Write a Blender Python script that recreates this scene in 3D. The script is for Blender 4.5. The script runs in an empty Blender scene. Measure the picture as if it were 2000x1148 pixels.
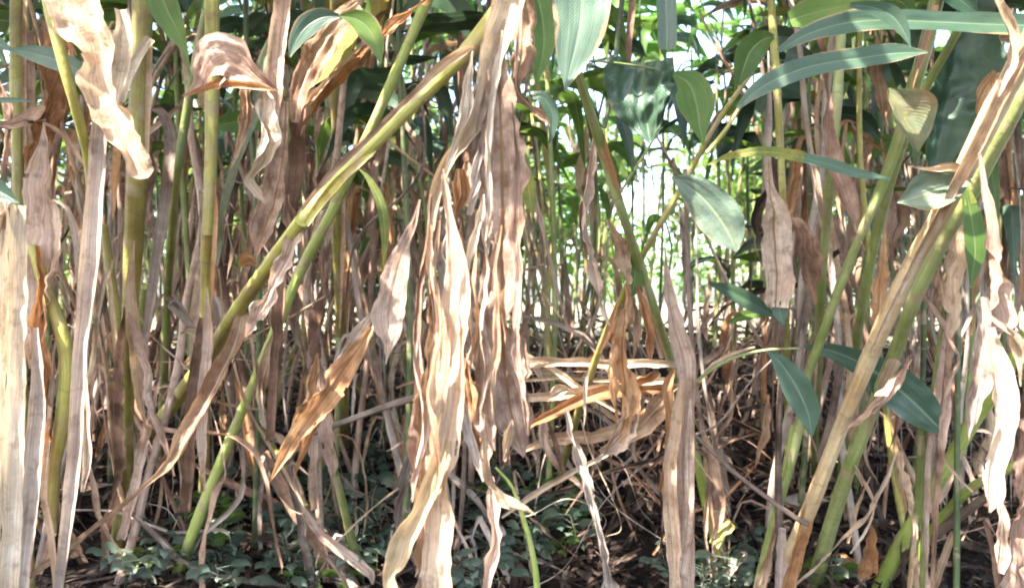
import bpy, math, random
from math import radians, sin, cos, pi
from mathutils import Vector, noise, Matrix

C = bpy.context.scene
# ---------------------------------------------------------------- camera
F = 1570.0                       # focal length in pixels of a 2000 px wide picture
CAM_Z = 1.0
cam_data = bpy.data.cameras.new('camera')
cam_data.sensor_width = 36.0
cam_data.lens = 36.0 * F / 2000.0
cam_data.clip_start = 0.05
cam_data.clip_end = 500.0
cam_data.dof.use_dof = True
cam_data.dof.focus_distance = 1.75
cam_data.dof.aperture_fstop = 5.0
cam = bpy.data.objects.new('camera', cam_data)
cam.location = (0, 0, CAM_Z)
cam.rotation_euler = (radians(90), 0, 0)
C.collection.objects.link(cam)
C.camera = cam
# ---------------------------------------------------------------- sky, sun, exposure
SUN = Vector((-0.42, -0.40, 0.815)).normalized()
world = bpy.data.worlds.new('World')
C.world = world
world.use_nodes = True
wn = world.node_tree
bg = wn.nodes['Background']
sky = wn.nodes.new('ShaderNodeTexSky')
sky.sky_type = 'NISHITA'
sky.sun_disc = False
sky.sun_elevation = math.asin(SUN.z)
sky.sun_rotation = math.atan2(SUN.x, SUN.y)
sky.dust_density = 2.5
sky.air_density = 1.0
wn.links.new(sky.outputs['Color'], bg.inputs['Color'])
bg.inputs['Strength'].default_value = 0.15
sun_data = bpy.data.lights.new('sun', 'SUN')
sun_data.energy = 3.8
sun_data.angle = radians(0.5)
sun_data.color = (1.0, 0.95, 0.87)
sun = bpy.data.objects.new('sun', sun_data)
sun.rotation_euler = SUN.to_track_quat('Z', 'Y').to_euler()
sun.location = (-4, -4, 8)
C.collection.objects.link(sun)
C.view_settings.view_transform = 'Standard'
C.view_settings.look = 'None'
C.view_settings.gamma = 1.0
C.view_settings.exposure = 3.0
C.cycles.max_bounces = 8
C.cycles.diffuse_bounces = 4
C.cycles.transmission_bounces = 4
C.cycles.transparent_max_bounces = 4
C.cycles.sample_clamp_indirect = 6
C.cycles.filter_width = 2.0

R = random.Random(7)

# ---------------------------------------------------------------- places
def ss(a, b, x):
    t = max(0.0, min(1.0, (x - a) / (b - a)))
    return t * t * (3 - 2 * t)

def ground_z(X, Y):
    z = 0.54 * ss(2.2, 5.2, Y)
    n = noise.noise(Vector((X * 1.3, Y * 1.3, 3.1)))
    n2 = noise.noise(Vector((X * 4.5, Y * 4.5, 9.1)))
    k = ss(0.5, 2.5, Y) * (1 - 0.7 * ss(6, 9, Y))
    z += k * (0.07 * n + 0.03 * n2)
    if Y > 9:
        z -= 0.02 * min(Y - 9, 25)
    return z

def P(x, y, d):
    """a point of the place: d metres in front of the camera, in the direction of photo pixel x, y"""
    return Vector(((x - 1000.0) / F * d, d, CAM_Z - (y - 574.0) / F * d))

# ---------------------------------------------------------------- materials
def N(nt, t, **kw):
    n = nt.nodes.new(t)
    for k, v in kw.items():
        setattr(n, k, v)
    return n

def L(nt, a, b):
    nt.links.new(a, b)

def math_node(nt, op, a, b=None, c=None):
    n = N(nt, 'ShaderNodeMath', operation=op)
    for i, v in enumerate((a, b, c)):
        if v is None: continue
        if isinstance(v, (int, float)): n.inputs[i].default_value = v
        else: L(nt, v, n.inputs[i])
    return n.outputs[0]

def ramp(nt, fac, stops):
    n = N(nt, 'ShaderNodeValToRGB')
    cr = n.color_ramp
    while len(cr.elements) < len(stops): cr.elements.new(0.5)
    for e, (p, c) in zip(cr.elements, stops):
        e.position = p
        e.color = (c[0], c[1], c[2], 1) if not isinstance(c, (int, float)) else (c, c, c, 1)
    L(nt, fac, n.inputs[0])
    return n.outputs[0]

def mixc(nt, fac, a, b, mode='MIX'):
    n = N(nt, 'ShaderNodeMix', data_type='RGBA', blend_type=mode)
    for i, v in ((0, fac), (6, a), (7, b)):
        if isinstance(v, (int, float)): n.inputs[i].default_value = v
        elif isinstance(v, tuple): n.inputs[i].default_value = (v[0], v[1], v[2], 1)
        else: L(nt, v, n.inputs[i])
    return n.outputs[2]

def plantmat(name, cols, trans=0.3, rough=0.6, spec=0.3, streak=60, streak_amt=0.5, vein=0.0,
             spots=0.0, spotcol=(0.09, 0.05, 0.03), rib=None, blotch=5.0, vary=0.25, bump=0.5, edge=None, ring=False):
    m = bpy.data.materials.new(name)
    m.use_nodes = True
    nt = m.node_tree
    pr = nt.nodes['Principled BSDF']
    out = nt.nodes['Material Output']
    uv = N(nt, 'ShaderNodeUVMap').outputs[0]
    sep = N(nt, 'ShaderNodeSeparateXYZ'); L(nt, uv, sep.inputs[0])
    u, v = sep.outputs[0], sep.outputs[1]
    oi = N(nt, 'ShaderNodeObjectInfo').outputs['Random']
    tc = N(nt, 'ShaderNodeTexCoord').outputs['Object']
    w = math_node(nt, 'MULTIPLY', oi, 37.0)
    # broad blotches
    nz = N(nt, 'ShaderNodeTexNoise', noise_dimensions='4D')
    L(nt, tc, nz.inputs['Vector']); L(nt, w, nz.inputs['W'])
    nz.inputs['Scale'].default_value = blotch; nz.inputs['Detail'].default_value = 5; nz.inputs['Roughness'].default_value = 0.65
    f = math_node(nt, 'ADD', nz.outputs[0], math_node(nt, 'MULTIPLY', math_node(nt, 'SUBTRACT', oi, 0.5), vary))
    n = len(cols)
    col = ramp(nt, f, [(0.30 + 0.40 * i / max(1, n - 1), c) for i, c in enumerate(cols)])
    # fibres along the length
    cmb = N(nt, 'ShaderNodeCombineXYZ')
    L(nt, math_node(nt, 'MULTIPLY', u, streak), cmb.inputs[0]); L(nt, math_node(nt, 'MULTIPLY', v, 7.0), cmb.inputs[1]); L(nt, w, cmb.inputs[2])
    sz = N(nt, 'ShaderNodeTexNoise'); L(nt, cmb.outputs[0], sz.inputs['Vector'])
    sz.inputs['Scale'].default_value = 0.6; sz.inputs['Detail'].default_value = 4; sz.inputs['Roughness'].default_value = 0.7
    sv = ramp(nt, sz.outputs[0], [(0.28, 1 - streak_amt), (0.72, 1 + streak_amt * 0.5)])
    sv2 = N(nt, 'ShaderNodeMapRange'); L(nt, sz.outputs[0], sv2.inputs[0])
    sv2.inputs[1].default_value = 0.3; sv2.inputs[2].default_value = 0.7
    sv2.inputs[3].default_value = 1 - streak_amt; sv2.inputs[4].default_value = 1 + streak_amt * 0.45
    hs = N(nt, 'ShaderNodeHueSaturation'); L(nt, col, hs.inputs['Color']); L(nt, sv2.outputs[0], hs.inputs['Value'])
    col = hs.outputs[0]
    hgt = sz.outputs[0]
    au = math_node(nt, 'ABSOLUTE', math_node(nt, 'SUBTRACT', u, 0.5))
    if vein:
        ph = math_node(nt, 'SUBTRACT', math_node(nt, 'MULTIPLY', v, 900.0), math_node(nt, 'MULTIPLY', au, 110.0))
        vs = math_node(nt, 'SINE', ph)
        vf = math_node(nt, 'MULTIPLY', math_node(nt, 'ADD', vs, 1.0), 0.5 * vein)
        col = mixc(nt, vf, col, mixc(nt, 1.0, col, (0.62, 0.66, 0.6), 'MULTIPLY'))
        hgt = math_node(nt, 'ADD', hgt, math_node(nt, 'MULTIPLY', vs, 0.10))
    if spots:
        s = N(nt, 'ShaderNodeTexNoise', noise_dimensions='4D'); L(nt, tc, s.inputs['Vector']); L(nt, w, s.inputs['W'])
        s.inputs['Scale'].default_value = 38; s.inputs['Detail'].default_value = 5; s.inputs['Roughness'].default_value = 0.7
        sf = ramp(nt, s.outputs[0], [(0.52, 0.0), (0.68, 1.0)])
        col = mixc(nt, math_node(nt, 'MULTIPLY', sf, spots), col, spotcol)
    if ring:
        fr = math_node(nt, 'FRACT', math_node(nt, 'MULTIPLY', math_node(nt, 'ADD', v, math_node(nt, 'MULTIPLY', nz.outputs[0], 0.25)), 1 / 0.23))
        rg = ramp(nt, fr, [(0.0, 0.5), (0.012, 0.4), (0.04, 0.0)])
        col = mixc(nt, rg, col, (0.16, 0.10, 0.055))
        # pale dusty bloom and scurf above each ring
        dn = N(nt, 'ShaderNodeTexNoise'); L(nt, tc, dn.inputs['Vector']); dn.inputs['Scale'].default_value = 16; dn.inputs['Detail'].default_value = 6
        df = ramp(nt, math_node(nt, 'ADD', dn.outputs[0], math_node(nt, 'MULTIPLY', math_node(nt, 'SUBTRACT', 0.3, fr), 0.18)), [(0.5, 0.0), (0.66, 0.75)])
        col = mixc(nt, df, col, (0.36, 0.27, 0.17))
    if edge:
        en = math_node(nt, 'ADD', au, math_node(nt, 'MULTIPLY', math_node(nt, 'SUBTRACT', nz.outputs[0], 0.5), 0.8))
        ef = ramp(nt, en, [(0.49, 0.0), (0.53, 0.9)])
        col = mixc(nt, ef, col, edge)
    if rib:
        rf = ramp(nt, au, [(0.018, 0.85), (0.04, 0.0)])
        col = mixc(nt, rf, col, rib)
        hgt = math_node(nt, 'ADD', hgt, math_node(nt, 'MULTIPLY', rf, 0.8))
    L(nt, col, pr.inputs['Base Color'])
    pr.inputs['Roughness'].default_value = rough
    pr.inputs['Specular IOR Level'].default_value = spec
    bp = N(nt, 'ShaderNodeBump'); bp.inputs['Strength'].default_value = bump; bp.inputs['Distance'].default_value = 0.004
    fz = N(nt, 'ShaderNodeTexNoise'); L(nt, tc, fz.inputs['Vector']); fz.inputs['Scale'].default_value = 95; fz.inputs['Detail'].default_value = 5; fz.inputs['Roughness'].default_value = 0.6
    if spots >= 0.3: hgt = math_node(nt, 'ADD', hgt, math_node(nt, 'MULTIPLY', fz.outputs[0], 1.3))
    L(nt, hgt, bp.inputs['Height']); L(nt, bp.outputs[0], pr.inputs['Normal'])
    if trans:
        tr = N(nt, 'ShaderNodeBsdfTranslucent')
        L(nt, mixc(nt, 1.0, col, (1.0, 1.0, 0.85), 'MULTIPLY'), tr.inputs[0]); L(nt, bp.outputs[0], tr.inputs['Normal'])
        mx = N(nt, 'ShaderNodeMixShader'); mx.inputs[0].default_value = trans
        L(nt, pr.outputs[0], mx.inputs[1]); L(nt, tr.outputs[0], mx.inputs[2])
        L(nt, mx.outputs[0], out.inputs['Surface'])
    return m

M = {
 'tan':    plantmat('dry_tan_leaf', [(0.298, 0.161, 0.095), (0.58, 0.377, 0.241), (0.748, 0.549, 0.384)], 0.30, 0.7, 0.2, spots=0.5, rib=(0.60, 0.47, 0.34), blotch=9),
 'ochre':  plantmat('dry_ochre_leaf', [(0.378, 0.241, 0.131), (0.534, 0.389, 0.228), (0.634, 0.498, 0.328)], 0.30, 0.7, 0.2, spots=0.3, blotch=7),
 'pink':   plantmat('dry_pinkish_leaf', [(0.325, 0.195, 0.145), (0.589, 0.401, 0.308), (0.739, 0.562, 0.453)], 0.27, 0.75, 0.2, spots=0.5, rib=(0.36, 0.24, 0.16), blotch=9),
 'mottle': plantmat('dry_mottled_leaf', [(0.268, 0.164, 0.119), (0.57, 0.409, 0.308), (0.756, 0.614, 0.494)], 0.22, 0.8, 0.15, streak_amt=.35, spots=0.75, spotcol=(.17, .10, .06), rib=(0.22, 0.12, 0.05), blotch=20),
 'orange': plantmat('dry_orange_leaf', [(0.338, 0.143, 0.06), (0.586, 0.301, 0.146), (0.739, 0.461, 0.258)], 0.32, 0.65, 0.25, spots=0.5, rib=(0.3, 0.15, 0.06), blotch=9),
 'brown':  plantmat('dry_brown_leaf', [(0.129, 0.072, 0.046), (0.344, 0.202, 0.138), (0.607, 0.4, 0.276)], 0.2, 0.75, 0.2, spots=0.5, blotch=9),
 'grey':   plantmat('dry_grey_sheath', [(0.243, 0.173, 0.136), (0.456, 0.355, 0.292), (0.623, 0.508, 0.428)], 0.15, 0.7, 0.25, streak=45, spots=0.5, blotch=7),
 'pale':   plantmat('dry_pale_sheath', [(0.392, 0.263, 0.164), (0.631, 0.483, 0.347), (0.778, 0.651, 0.504)], 0.22, 0.65, 0.25, streak=45, spots=0.45, blotch=7),
 'dark':   plantmat('rotting_brown_leaf', [(0.018, 0.013, 0.011), (0.055, 0.038, 0.03), (0.138, 0.099, 0.074)], 0.1, 0.85, 0.15),
 'litter': plantmat('leaf_litter', [(0.011, 0.008, 0.007), (0.048, 0.032, 0.025), (0.114, 0.077, 0.057), (0.265, 0.21, 0.169)], 0.1, 0.85, 0.15, blotch=16, vary=0),
 'olive':  plantmat('olive_stalk', [(0.2, 0.15, 0.045), (0.35, 0.31, 0.075), (0.49, 0.45, 0.15)], 0, 0.5, 0.4, streak=26, streak_amt=0.35, spots=0.6, spotcol=(0.17, 0.095, 0.04), bump=0.5, ring=True),
 'green':  plantmat('green_stalk', [(0.13, 0.155, 0.04), (0.23, 0.275, 0.08), (0.37, 0.4, 0.17)], 0, 0.48, 0.4, streak=26, streak_amt=0.32, spots=0.5, spotcol=(0.19, 0.12, 0.06), bump=0.5, ring=True),
 'lime':   plantmat('bright_green_stalk', [(0.153, 0.205, 0.036), (0.26, 0.324, 0.068), (0.401, 0.443, 0.128)], 0, 0.45, 0.4, streak=26, streak_amt=0.28, spots=0.35, spotcol=(0.19, 0.13, 0.05), bump=0.45, ring=True),
 'yellow': plantmat('yellow_stalk', [(0.34, 0.22, 0.06), (0.5, 0.42, 0.11), (0.6, 0.54, 0.24)], 0, 0.5, 0.35, streak=26, streak_amt=0.4, spots=0.6, spotcol=(0.26, 0.12, 0.05), bump=0.5, ring=True),
 'ygreen': plantmat('yellow_green_stalk', [(0.30, 0.22, 0.06), (0.42, 0.40, 0.09), (0.52, 0.52, 0.18)], 0, 0.48, 0.4, streak=26, streak_amt=0.3, spots=0.4, spotcol=(0.28, 0.15, 0.06), bump=0.4, ring=True),
 'amber':  plantmat('amber_stalk', [(0.34, 0.18, 0.08), (0.52, 0.34, 0.16), (0.62, 0.47, 0.27)], 0, 0.5, 0.35, streak=26, streak_amt=0.4, spots=0.5, spotcol=(0.28, 0.13, 0.06), bump=0.5, ring=True),
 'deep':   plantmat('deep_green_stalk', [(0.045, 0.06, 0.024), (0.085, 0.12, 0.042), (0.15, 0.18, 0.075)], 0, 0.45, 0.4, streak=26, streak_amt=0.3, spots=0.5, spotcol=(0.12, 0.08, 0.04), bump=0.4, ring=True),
 'stick':  plantmat('brown_stick', [(0.098, 0.066, 0.051), (0.239, 0.171, 0.134), (0.414, 0.32, 0.262)], 0, 0.8, 0.2, streak=20, streak_amt=0.5, spots=0.5, bump=0.7, blotch=12),
 'gblue':  plantmat('blue_green_leaf', [(0.042, 0.083, 0.05), (0.063, 0.116, 0.072), (0.101, 0.159, 0.101)], 0.15, 0.36, 0.55, streak=30, streak_amt=0.18, vein=0.24, spots=0.2, spotcol=(.10, .10, .05), rib=(0.14, 0.2, 0.12), bump=0.35, edge=(0.32, 0.21, 0.11)),
 'seed':   plantmat('seedling_leaf', [(0.077, 0.105, 0.074), (0.116, 0.15, 0.107), (0.165, 0.195, 0.14)], 0.15, 0.4, 0.5, streak=14, streak_amt=0.15, spots=0.2, bump=0.3),
 'gleaf':  plantmat('green_leaf', [(0.062, 0.119, 0.022), (0.106, 0.194, 0.035), (0.19, 0.28, 0.062)], 0.42, 0.45, 0.4, streak=30, streak_amt=0.18, vein=0.24, spots=0.25, spotcol=(.18, .13, .04), rib=(0.2, 0.26, 0.1), bump=0.3, edge=(0.32, 0.21, 0.11)),
 'gold':   plantmat('yellowing_leaf', [(0.13, 0.19, 0.05), (0.30, 0.29, 0.06), (0.42, 0.26, 0.06)], 0.4, 0.5, 0.35, streak=30, streak_amt=0.2, vein=0.1, spots=0.6, spotcol=(0.22, 0.10, 0.03), rib=(0.40, 0.36, 0.15), blotch=14),
 'ggrey':  plantmat('faded_green_leaf', [(0.10, 0.14, 0.10), (0.17, 0.21, 0.15), (0.33, 0.33, 0.20)], 0.25, 0.45, 0.4, streak=24, streak_amt=0.15, vein=0.1, spots=0.45, spotcol=(0.3, 0.18, 0.1), edge=(0.42, 0.30, 0.20), rib=(0.25, 0.28, 0.12), blotch=9),
 'gmist':  plantmat('misty_green_leaf', [(0.074, 0.115, 0.081), (0.116, 0.165, 0.117), (0.189, 0.22, 0.135)], 0.2, 0.4, 0.5, streak=24, streak_amt=0.15, vein=0.24, spots=0.3, spotcol=(0.25, 0.17, 0.09), rib=(0.22, 0.26, 0.14), blotch=8, bump=0.35, edge=(0.32, 0.21, 0.11)),
 'gpale':  plantmat('fading_yellow_leaf', [(0.13, 0.16, 0.09), (0.24, 0.235, 0.13), (0.42, 0.31, 0.23)], 0.3, 0.5, 0.35, streak=24, streak_amt=0.15, vein=0.14, spots=0.45, spotcol=(0.3, 0.18, 0.1), rib=(0.2, 0.2, 0.08), blotch=11, bump=0.35, edge=(0.32, 0.21, 0.11)),
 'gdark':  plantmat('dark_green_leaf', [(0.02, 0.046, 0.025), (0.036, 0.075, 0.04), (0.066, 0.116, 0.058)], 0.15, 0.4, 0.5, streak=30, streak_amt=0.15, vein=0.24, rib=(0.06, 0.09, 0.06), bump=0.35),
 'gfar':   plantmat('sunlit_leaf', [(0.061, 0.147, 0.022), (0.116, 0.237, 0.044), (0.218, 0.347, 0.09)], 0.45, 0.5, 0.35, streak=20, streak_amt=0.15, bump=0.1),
 'bark':   plantmat('bark', [(0.10, 0.08, 0.06), (0.2, 0.17, 0.13), (0.3, 0.26, 0.21)], 0, 0.9, 0.15, streak=18, streak_amt=0.5, bump=0.8),
}

# ---------------------------------------------------------------- mesh helpers
class MB:
    def __init__(s): s.v = []; s.f = []; s.uv = []
    def grid(s, rows, uvs, closed=False):
        """rows: list of equal-length lists of points"""
        b = len(s.v); m = len(rows[0])
        for r in rows: s.v.extend(r)
        for i in range(len(rows) - 1):
            for j in range(m - 1 if not closed else m):
                k = (j + 1) % m
                s.f.append((b + i * m + j, b + i * m + k, b + (i + 1) * m + k, b + (i + 1) * m + j))
                u0 = uvs[i][j]; u1 = uvs[i][k] if k else (1.0, uvs[i][j][1])
                u3 = uvs[i + 1][j]; u2 = uvs[i + 1][k] if k else (1.0, uvs[i + 1][j][1])
                s.uv.append((u0, u1, u2, u3))
    def build(s, name, mat, parent=None, origin=None):
        me = bpy.data.meshes.new(name)
        o0 = origin or Vector((0, 0, 0))
        me.from_pydata([tuple(Vector(p) - o0) for p in s.v], [], s.f)
        ul = me.uv_layers.new(name='UVMap')
        flat = []
        for q in s.uv:
            for t in q: flat.extend(t)
        ul.data.foreach_set('uv', flat)
        me.polygons.foreach_set('use_smooth', [True] * len(me.polygons))
        me.materials.append(M[mat] if isinstance(mat, str) else mat)
        me.update()
        o = bpy.data.objects.new(name, me)
        o.location = o0
        C.collection.objects.link(o)
        if parent:
            o.parent = parent
            o.matrix_parent_inverse = Matrix.Translation(-parent.location)
        return o

def cr(pts, t):
    """Catmull-Rom through pts, t in 0..1; pts are Vectors of any size"""
    n = len(pts) - 1
    if n == 0: return pts[0]
    x = min(max(t, 0), 1) * n
    i = min(int(x), n - 1); f = x - i
    p1, p2 = pts[i], pts[i + 1]
    p0 = pts[i - 1] if i > 0 else p1 + (p1 - p2)
    p3 = pts[i + 2] if i + 2 <= n else p2 + (p2 - p1)
    return 0.5 * ((2 * p1) + (p2 - p0) * f + (2 * p0 - 5 * p1 + 4 * p2 - p3) * f * f + (3 * p1 - p0 - 3 * p2 + p3) * f ** 3)

def lerp_list(a, t):
    n = len(a) - 1
    if n <= 0: return a[0]
    x = min(max(t, 0), 1) * n
    i = min(int(x), n - 1); f = x - i
    f = f * f * (3 - 2 * f) * 0.5 + f * 0.5
    return a[i] * (1 - f) + a[i + 1] * f

def smooth_list(a, t):
    n = len(a) - 1
    if n <= 1: return lerp_list(a, t)
    x = min(max(t, 0), 1) * n
    i = min(int(x), n - 1); f = x - i
    p1, p2 = a[i], a[i + 1]
    p0 = a[i - 1] if i > 0 else max(0, 2 * p1 - p2) * .5
    p3 = a[i + 2] if i + 2 <= n else p2 * .3
    v = 0.5 * ((2 * p1) + (p2 - p0) * f + (2 * p0 - 5 * p1 + 4 * p2 - p3) * f * f + (3 * p1 - p0 - 3 * p2 + p3) * f ** 3)
    return max(v, min(p1, p2) * .6)

def nz1(x, s):
    return noise.noise(Vector((x, s * 7.31, s * 1.7)))

def tube_into(mb, pts, rads, sides=10, seed=0.0, groove=0.06, n=None, wob=0.0):
    length = sum((pts[i + 1] - pts[i]).length for i in range(len(pts) - 1))
    n = n or max(4, min(60, int(length / 0.03)))
    rows = []; uvs = []; arc = 0; prev = None
    side = None
    node = 0.21 + 0.12 * ((seed * 13.7) % 1)
    for i in range(n + 1):
        t = i / n
        c = cr(pts, t)
        tan = (cr(pts, min(1, t + 0.01)) - cr(pts, max(0, t - 0.01))).normalized()
        if wob:
            c = c + Vector((nz1(t * 6, seed + 3), nz1(t * 6, seed + 5), 0)) * wob
        if prev is not None: arc += (c - prev).length
        prev = c
        if side is None:
            side = tan.cross(Vector((0, 1, 0.05)))
        side = (side - tan * side.dot(tan)).normalized()
        nr = tan.cross(side).normalized()
        r = lerp_list(rads, t)
        ph = (arc / node) % 1.0
        r *= 1.0 + 0.07 * (1 - ph) ** 3 + 0.08 * nz1(arc * 7, seed)
        row = []; ur = []
        for j in range(sides):
            a = 2 * pi * j / sides
            rr = r * (1 + groove * noise.noise(Vector((cos(a) * 2.2 + seed, sin(a) * 2.2, arc * 1.2))) * 2)
            row.append(c + side * (cos(a) * rr) + nr * (sin(a) * rr))
            ur.append((j / sides, arc))
        rows.append(row); uvs.append(ur)
    mb.grid(rows, uvs, closed=True)
    # close both ends
    for row, flip in ((rows[0], True), (rows[-1], False)):
        b = len(mb.v); c = sum(row, Vector()) / len(row)
        mb.v.append(c); mb.v.extend(row)
        for j in range(sides):
            k = (j + 1) % sides
            mb.f.append((b, b + 1 + k, b + 1 + j) if flip else (b, b + 1 + j, b + 1 + k))
            mb.uv.append(((.5, 0), (.4, 0), (.6, 0)))

def blade_into(mb, pts, wid, seed=0.0, roll=(0,), fold=0.25, curl=0.0, wave=0.12, crump=0.12, rag=0.12,
               m=5, n=None, face=None, shred=0.0, wf=9.0, dyn=0.0, tear=0.0):
    """leaf or sheath: pts Vectors along the midrib, wid full widths in metres (list)"""
    length = sum((pts[i + 1] - pts[i]).length for i in range(len(pts) - 1))
    n = n or max(16, min(84, int(length / 0.0085)))
    V = face or Vector((0, 1, 0))
    rows = []; uvs = []; arc = 0; prev = None; last = None
    for i in range(n + 1):
        t = i / n
        c = cr(pts, t)
        tan = (cr(pts, min(1, t + 0.02)) - cr(pts, max(0, t - 0.02))).normalized()
        s = tan.cross(V)
        if s.length < 0.15 and last is not None: s = last.copy()
        s = s - tan * s.dot(tan)
        s.normalize()
        if last is not None and s.dot(last) < 0: s = -s
        last = s.copy()
        a = radians(lerp_list(list(roll), t) + 28 * crump / 0.12 * nz1(arc * 5, seed + 11) * 0.6)
        nr = s.cross(tan)
        s, nr = s * cos(a) + nr * sin(a), nr * cos(a) - s * sin(a)
        if prev is not None: arc += (c - prev).length
        prev = c
        w = max(smooth_list(list(wid), t), 0.0008) * 0.5
        row = []; ur = []
        el = 1 - rag * abs(nz1(arc * 30, seed + 1)) * 2.0 - rag * max(0, nz1(arc * 9, seed + 2)) * 1.6
        er = 1 - rag * abs(nz1(arc * 30, seed + 4)) * 2.0 - rag * max(0, nz1(arc * 9, seed + 6)) * 1.6
        if rag > 0.05:
            k1 = nz1(arc * 16, seed + 41); k2 = nz1(arc * 16, seed + 47)
            el -= max(0, k1 - 0.16) * rag * 8; er -= max(0, k2 - 0.16) * rag * 8
        bend = crump * w * 1.6 * nz1(arc * 14, seed + 8)
        cv = dyn * (nz1(arc * 6, seed + 80) * 2.2 + .25) if dyn else 0
        for j in range(-m, m + 1):
            u = j / m
            e = el if u < 0 else er
            x = u * w * max(e, 0.12) if abs(u) > 0.5 else u * w * (1 + (max(e, 0.12) - 1) * abs(u) * 2)
            if curl:      # roll the section round an arc
                ca = curl * u
                x2 = sin(ca) / max(curl, 1e-3) * w * (x / (u * w) if u else 1)
                zz = -(1 - cos(ca)) / max(curl, 1e-3) * w
            elif abs(cv) > .05:
                ca = cv * u
                x2 = sin(ca) / cv * w * (x / (u * w) if u else 1); zz = -(1 - cos(ca)) / cv * w
            else:
                x2 = x; zz = 0
            zz += -fold * abs(u) * w
            zz += wave * w * abs(u) ** 1.5 * ((nz1(arc * wf * .8, seed + (20 if u < 0 else 30)) * 1.7 + nz1(arc * wf * 2.9, seed + (22 if u < 0 else 33)) * 1.1))
            zz += crump * w * 1.5 * noise.noise(Vector((u * 2.3 + seed, arc * 22, seed * 3.3)))
            zz += crump * w * 0.7 * noise.noise(Vector((u * 6.0 + seed, arc * 9, seed * 1.3))) + bend
            if crump > 0.08:
                zz += crump * w * 1.3 * abs(noise.noise(Vector((u * 2.6 - seed, arc * 34 + u * 2, seed)))) - crump * w * .25
                zz -= crump * w * 2.2 * max(0, abs(u) - .55) * (1 + 2.5 * nz1(arc * 6, seed + (60 if u < 0 else 70)))
            row.append(c + s * x2 + nr * zz)
            ur.append((0.5 + 0.5 * u, arc))
        rows.append(row); uvs.append(ur)
    if shred <= 0 and tear <= 0:
        mb.grid(rows, uvs)
    else:
        b = len(mb.v); mm = 2 * m + 1
        for r in rows: mb.v.extend(r)
        for i in range(n):
            for j in range(mm - 1):
                k = noise.noise(Vector((j * 1.9 + seed * 5, i * 0.22, seed)))
                tt = i / n
                edge_col = j < 2 or j > mm - 4
                if k > (0.62 - shred if edge_col or tt > .86 else .9) - tear * (.3 * max(0, tt - .3) if edge_col else .9 * max(0, tt - .8)): continue
                mb.f.append((b + i * mm + j, b + i * mm + j + 1, b + (i + 1) * mm + j + 1, b + (i + 1) * mm + j))
                mb.uv.append((uvs[i][j], uvs[i][j + 1], uvs[i + 1][j + 1], uvs[i + 1][j]))

def tag(o, label, cat, group=None, kind=None):
    if label: o['label'] = label
    if cat: o['category'] = cat
    if group: o['group'] = group
    if kind: o['kind'] = kind
    return o

def empty(name, loc):
    o = bpy.data.objects.new(name, None)
    o.empty_display_size = 0.05
    o.location = loc
    C.collection.objects.link(o)
    return o

SEED = [0.0]
def nseed():
    SEED[0] += 1.37
    return SEED[0]

# parts given in photo pixels: ('stem', mat, depth(s), [(x, y, width_px), ...])  or  ('leaf', mat, depth(s), [...], options)
def to_world(pl, d):
    n = len(pl)
    ds = [d] * n if isinstance(d, (int, float)) else [lerp_list(list(d), i / max(1, n - 1)) for i in range(n)]
    pts = [P(p[0], p[1], q) for p, q in zip(pl, ds)]
    wid = [p[2] * q / F for p, q in zip(pl, ds)]
    return pts, wid

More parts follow.
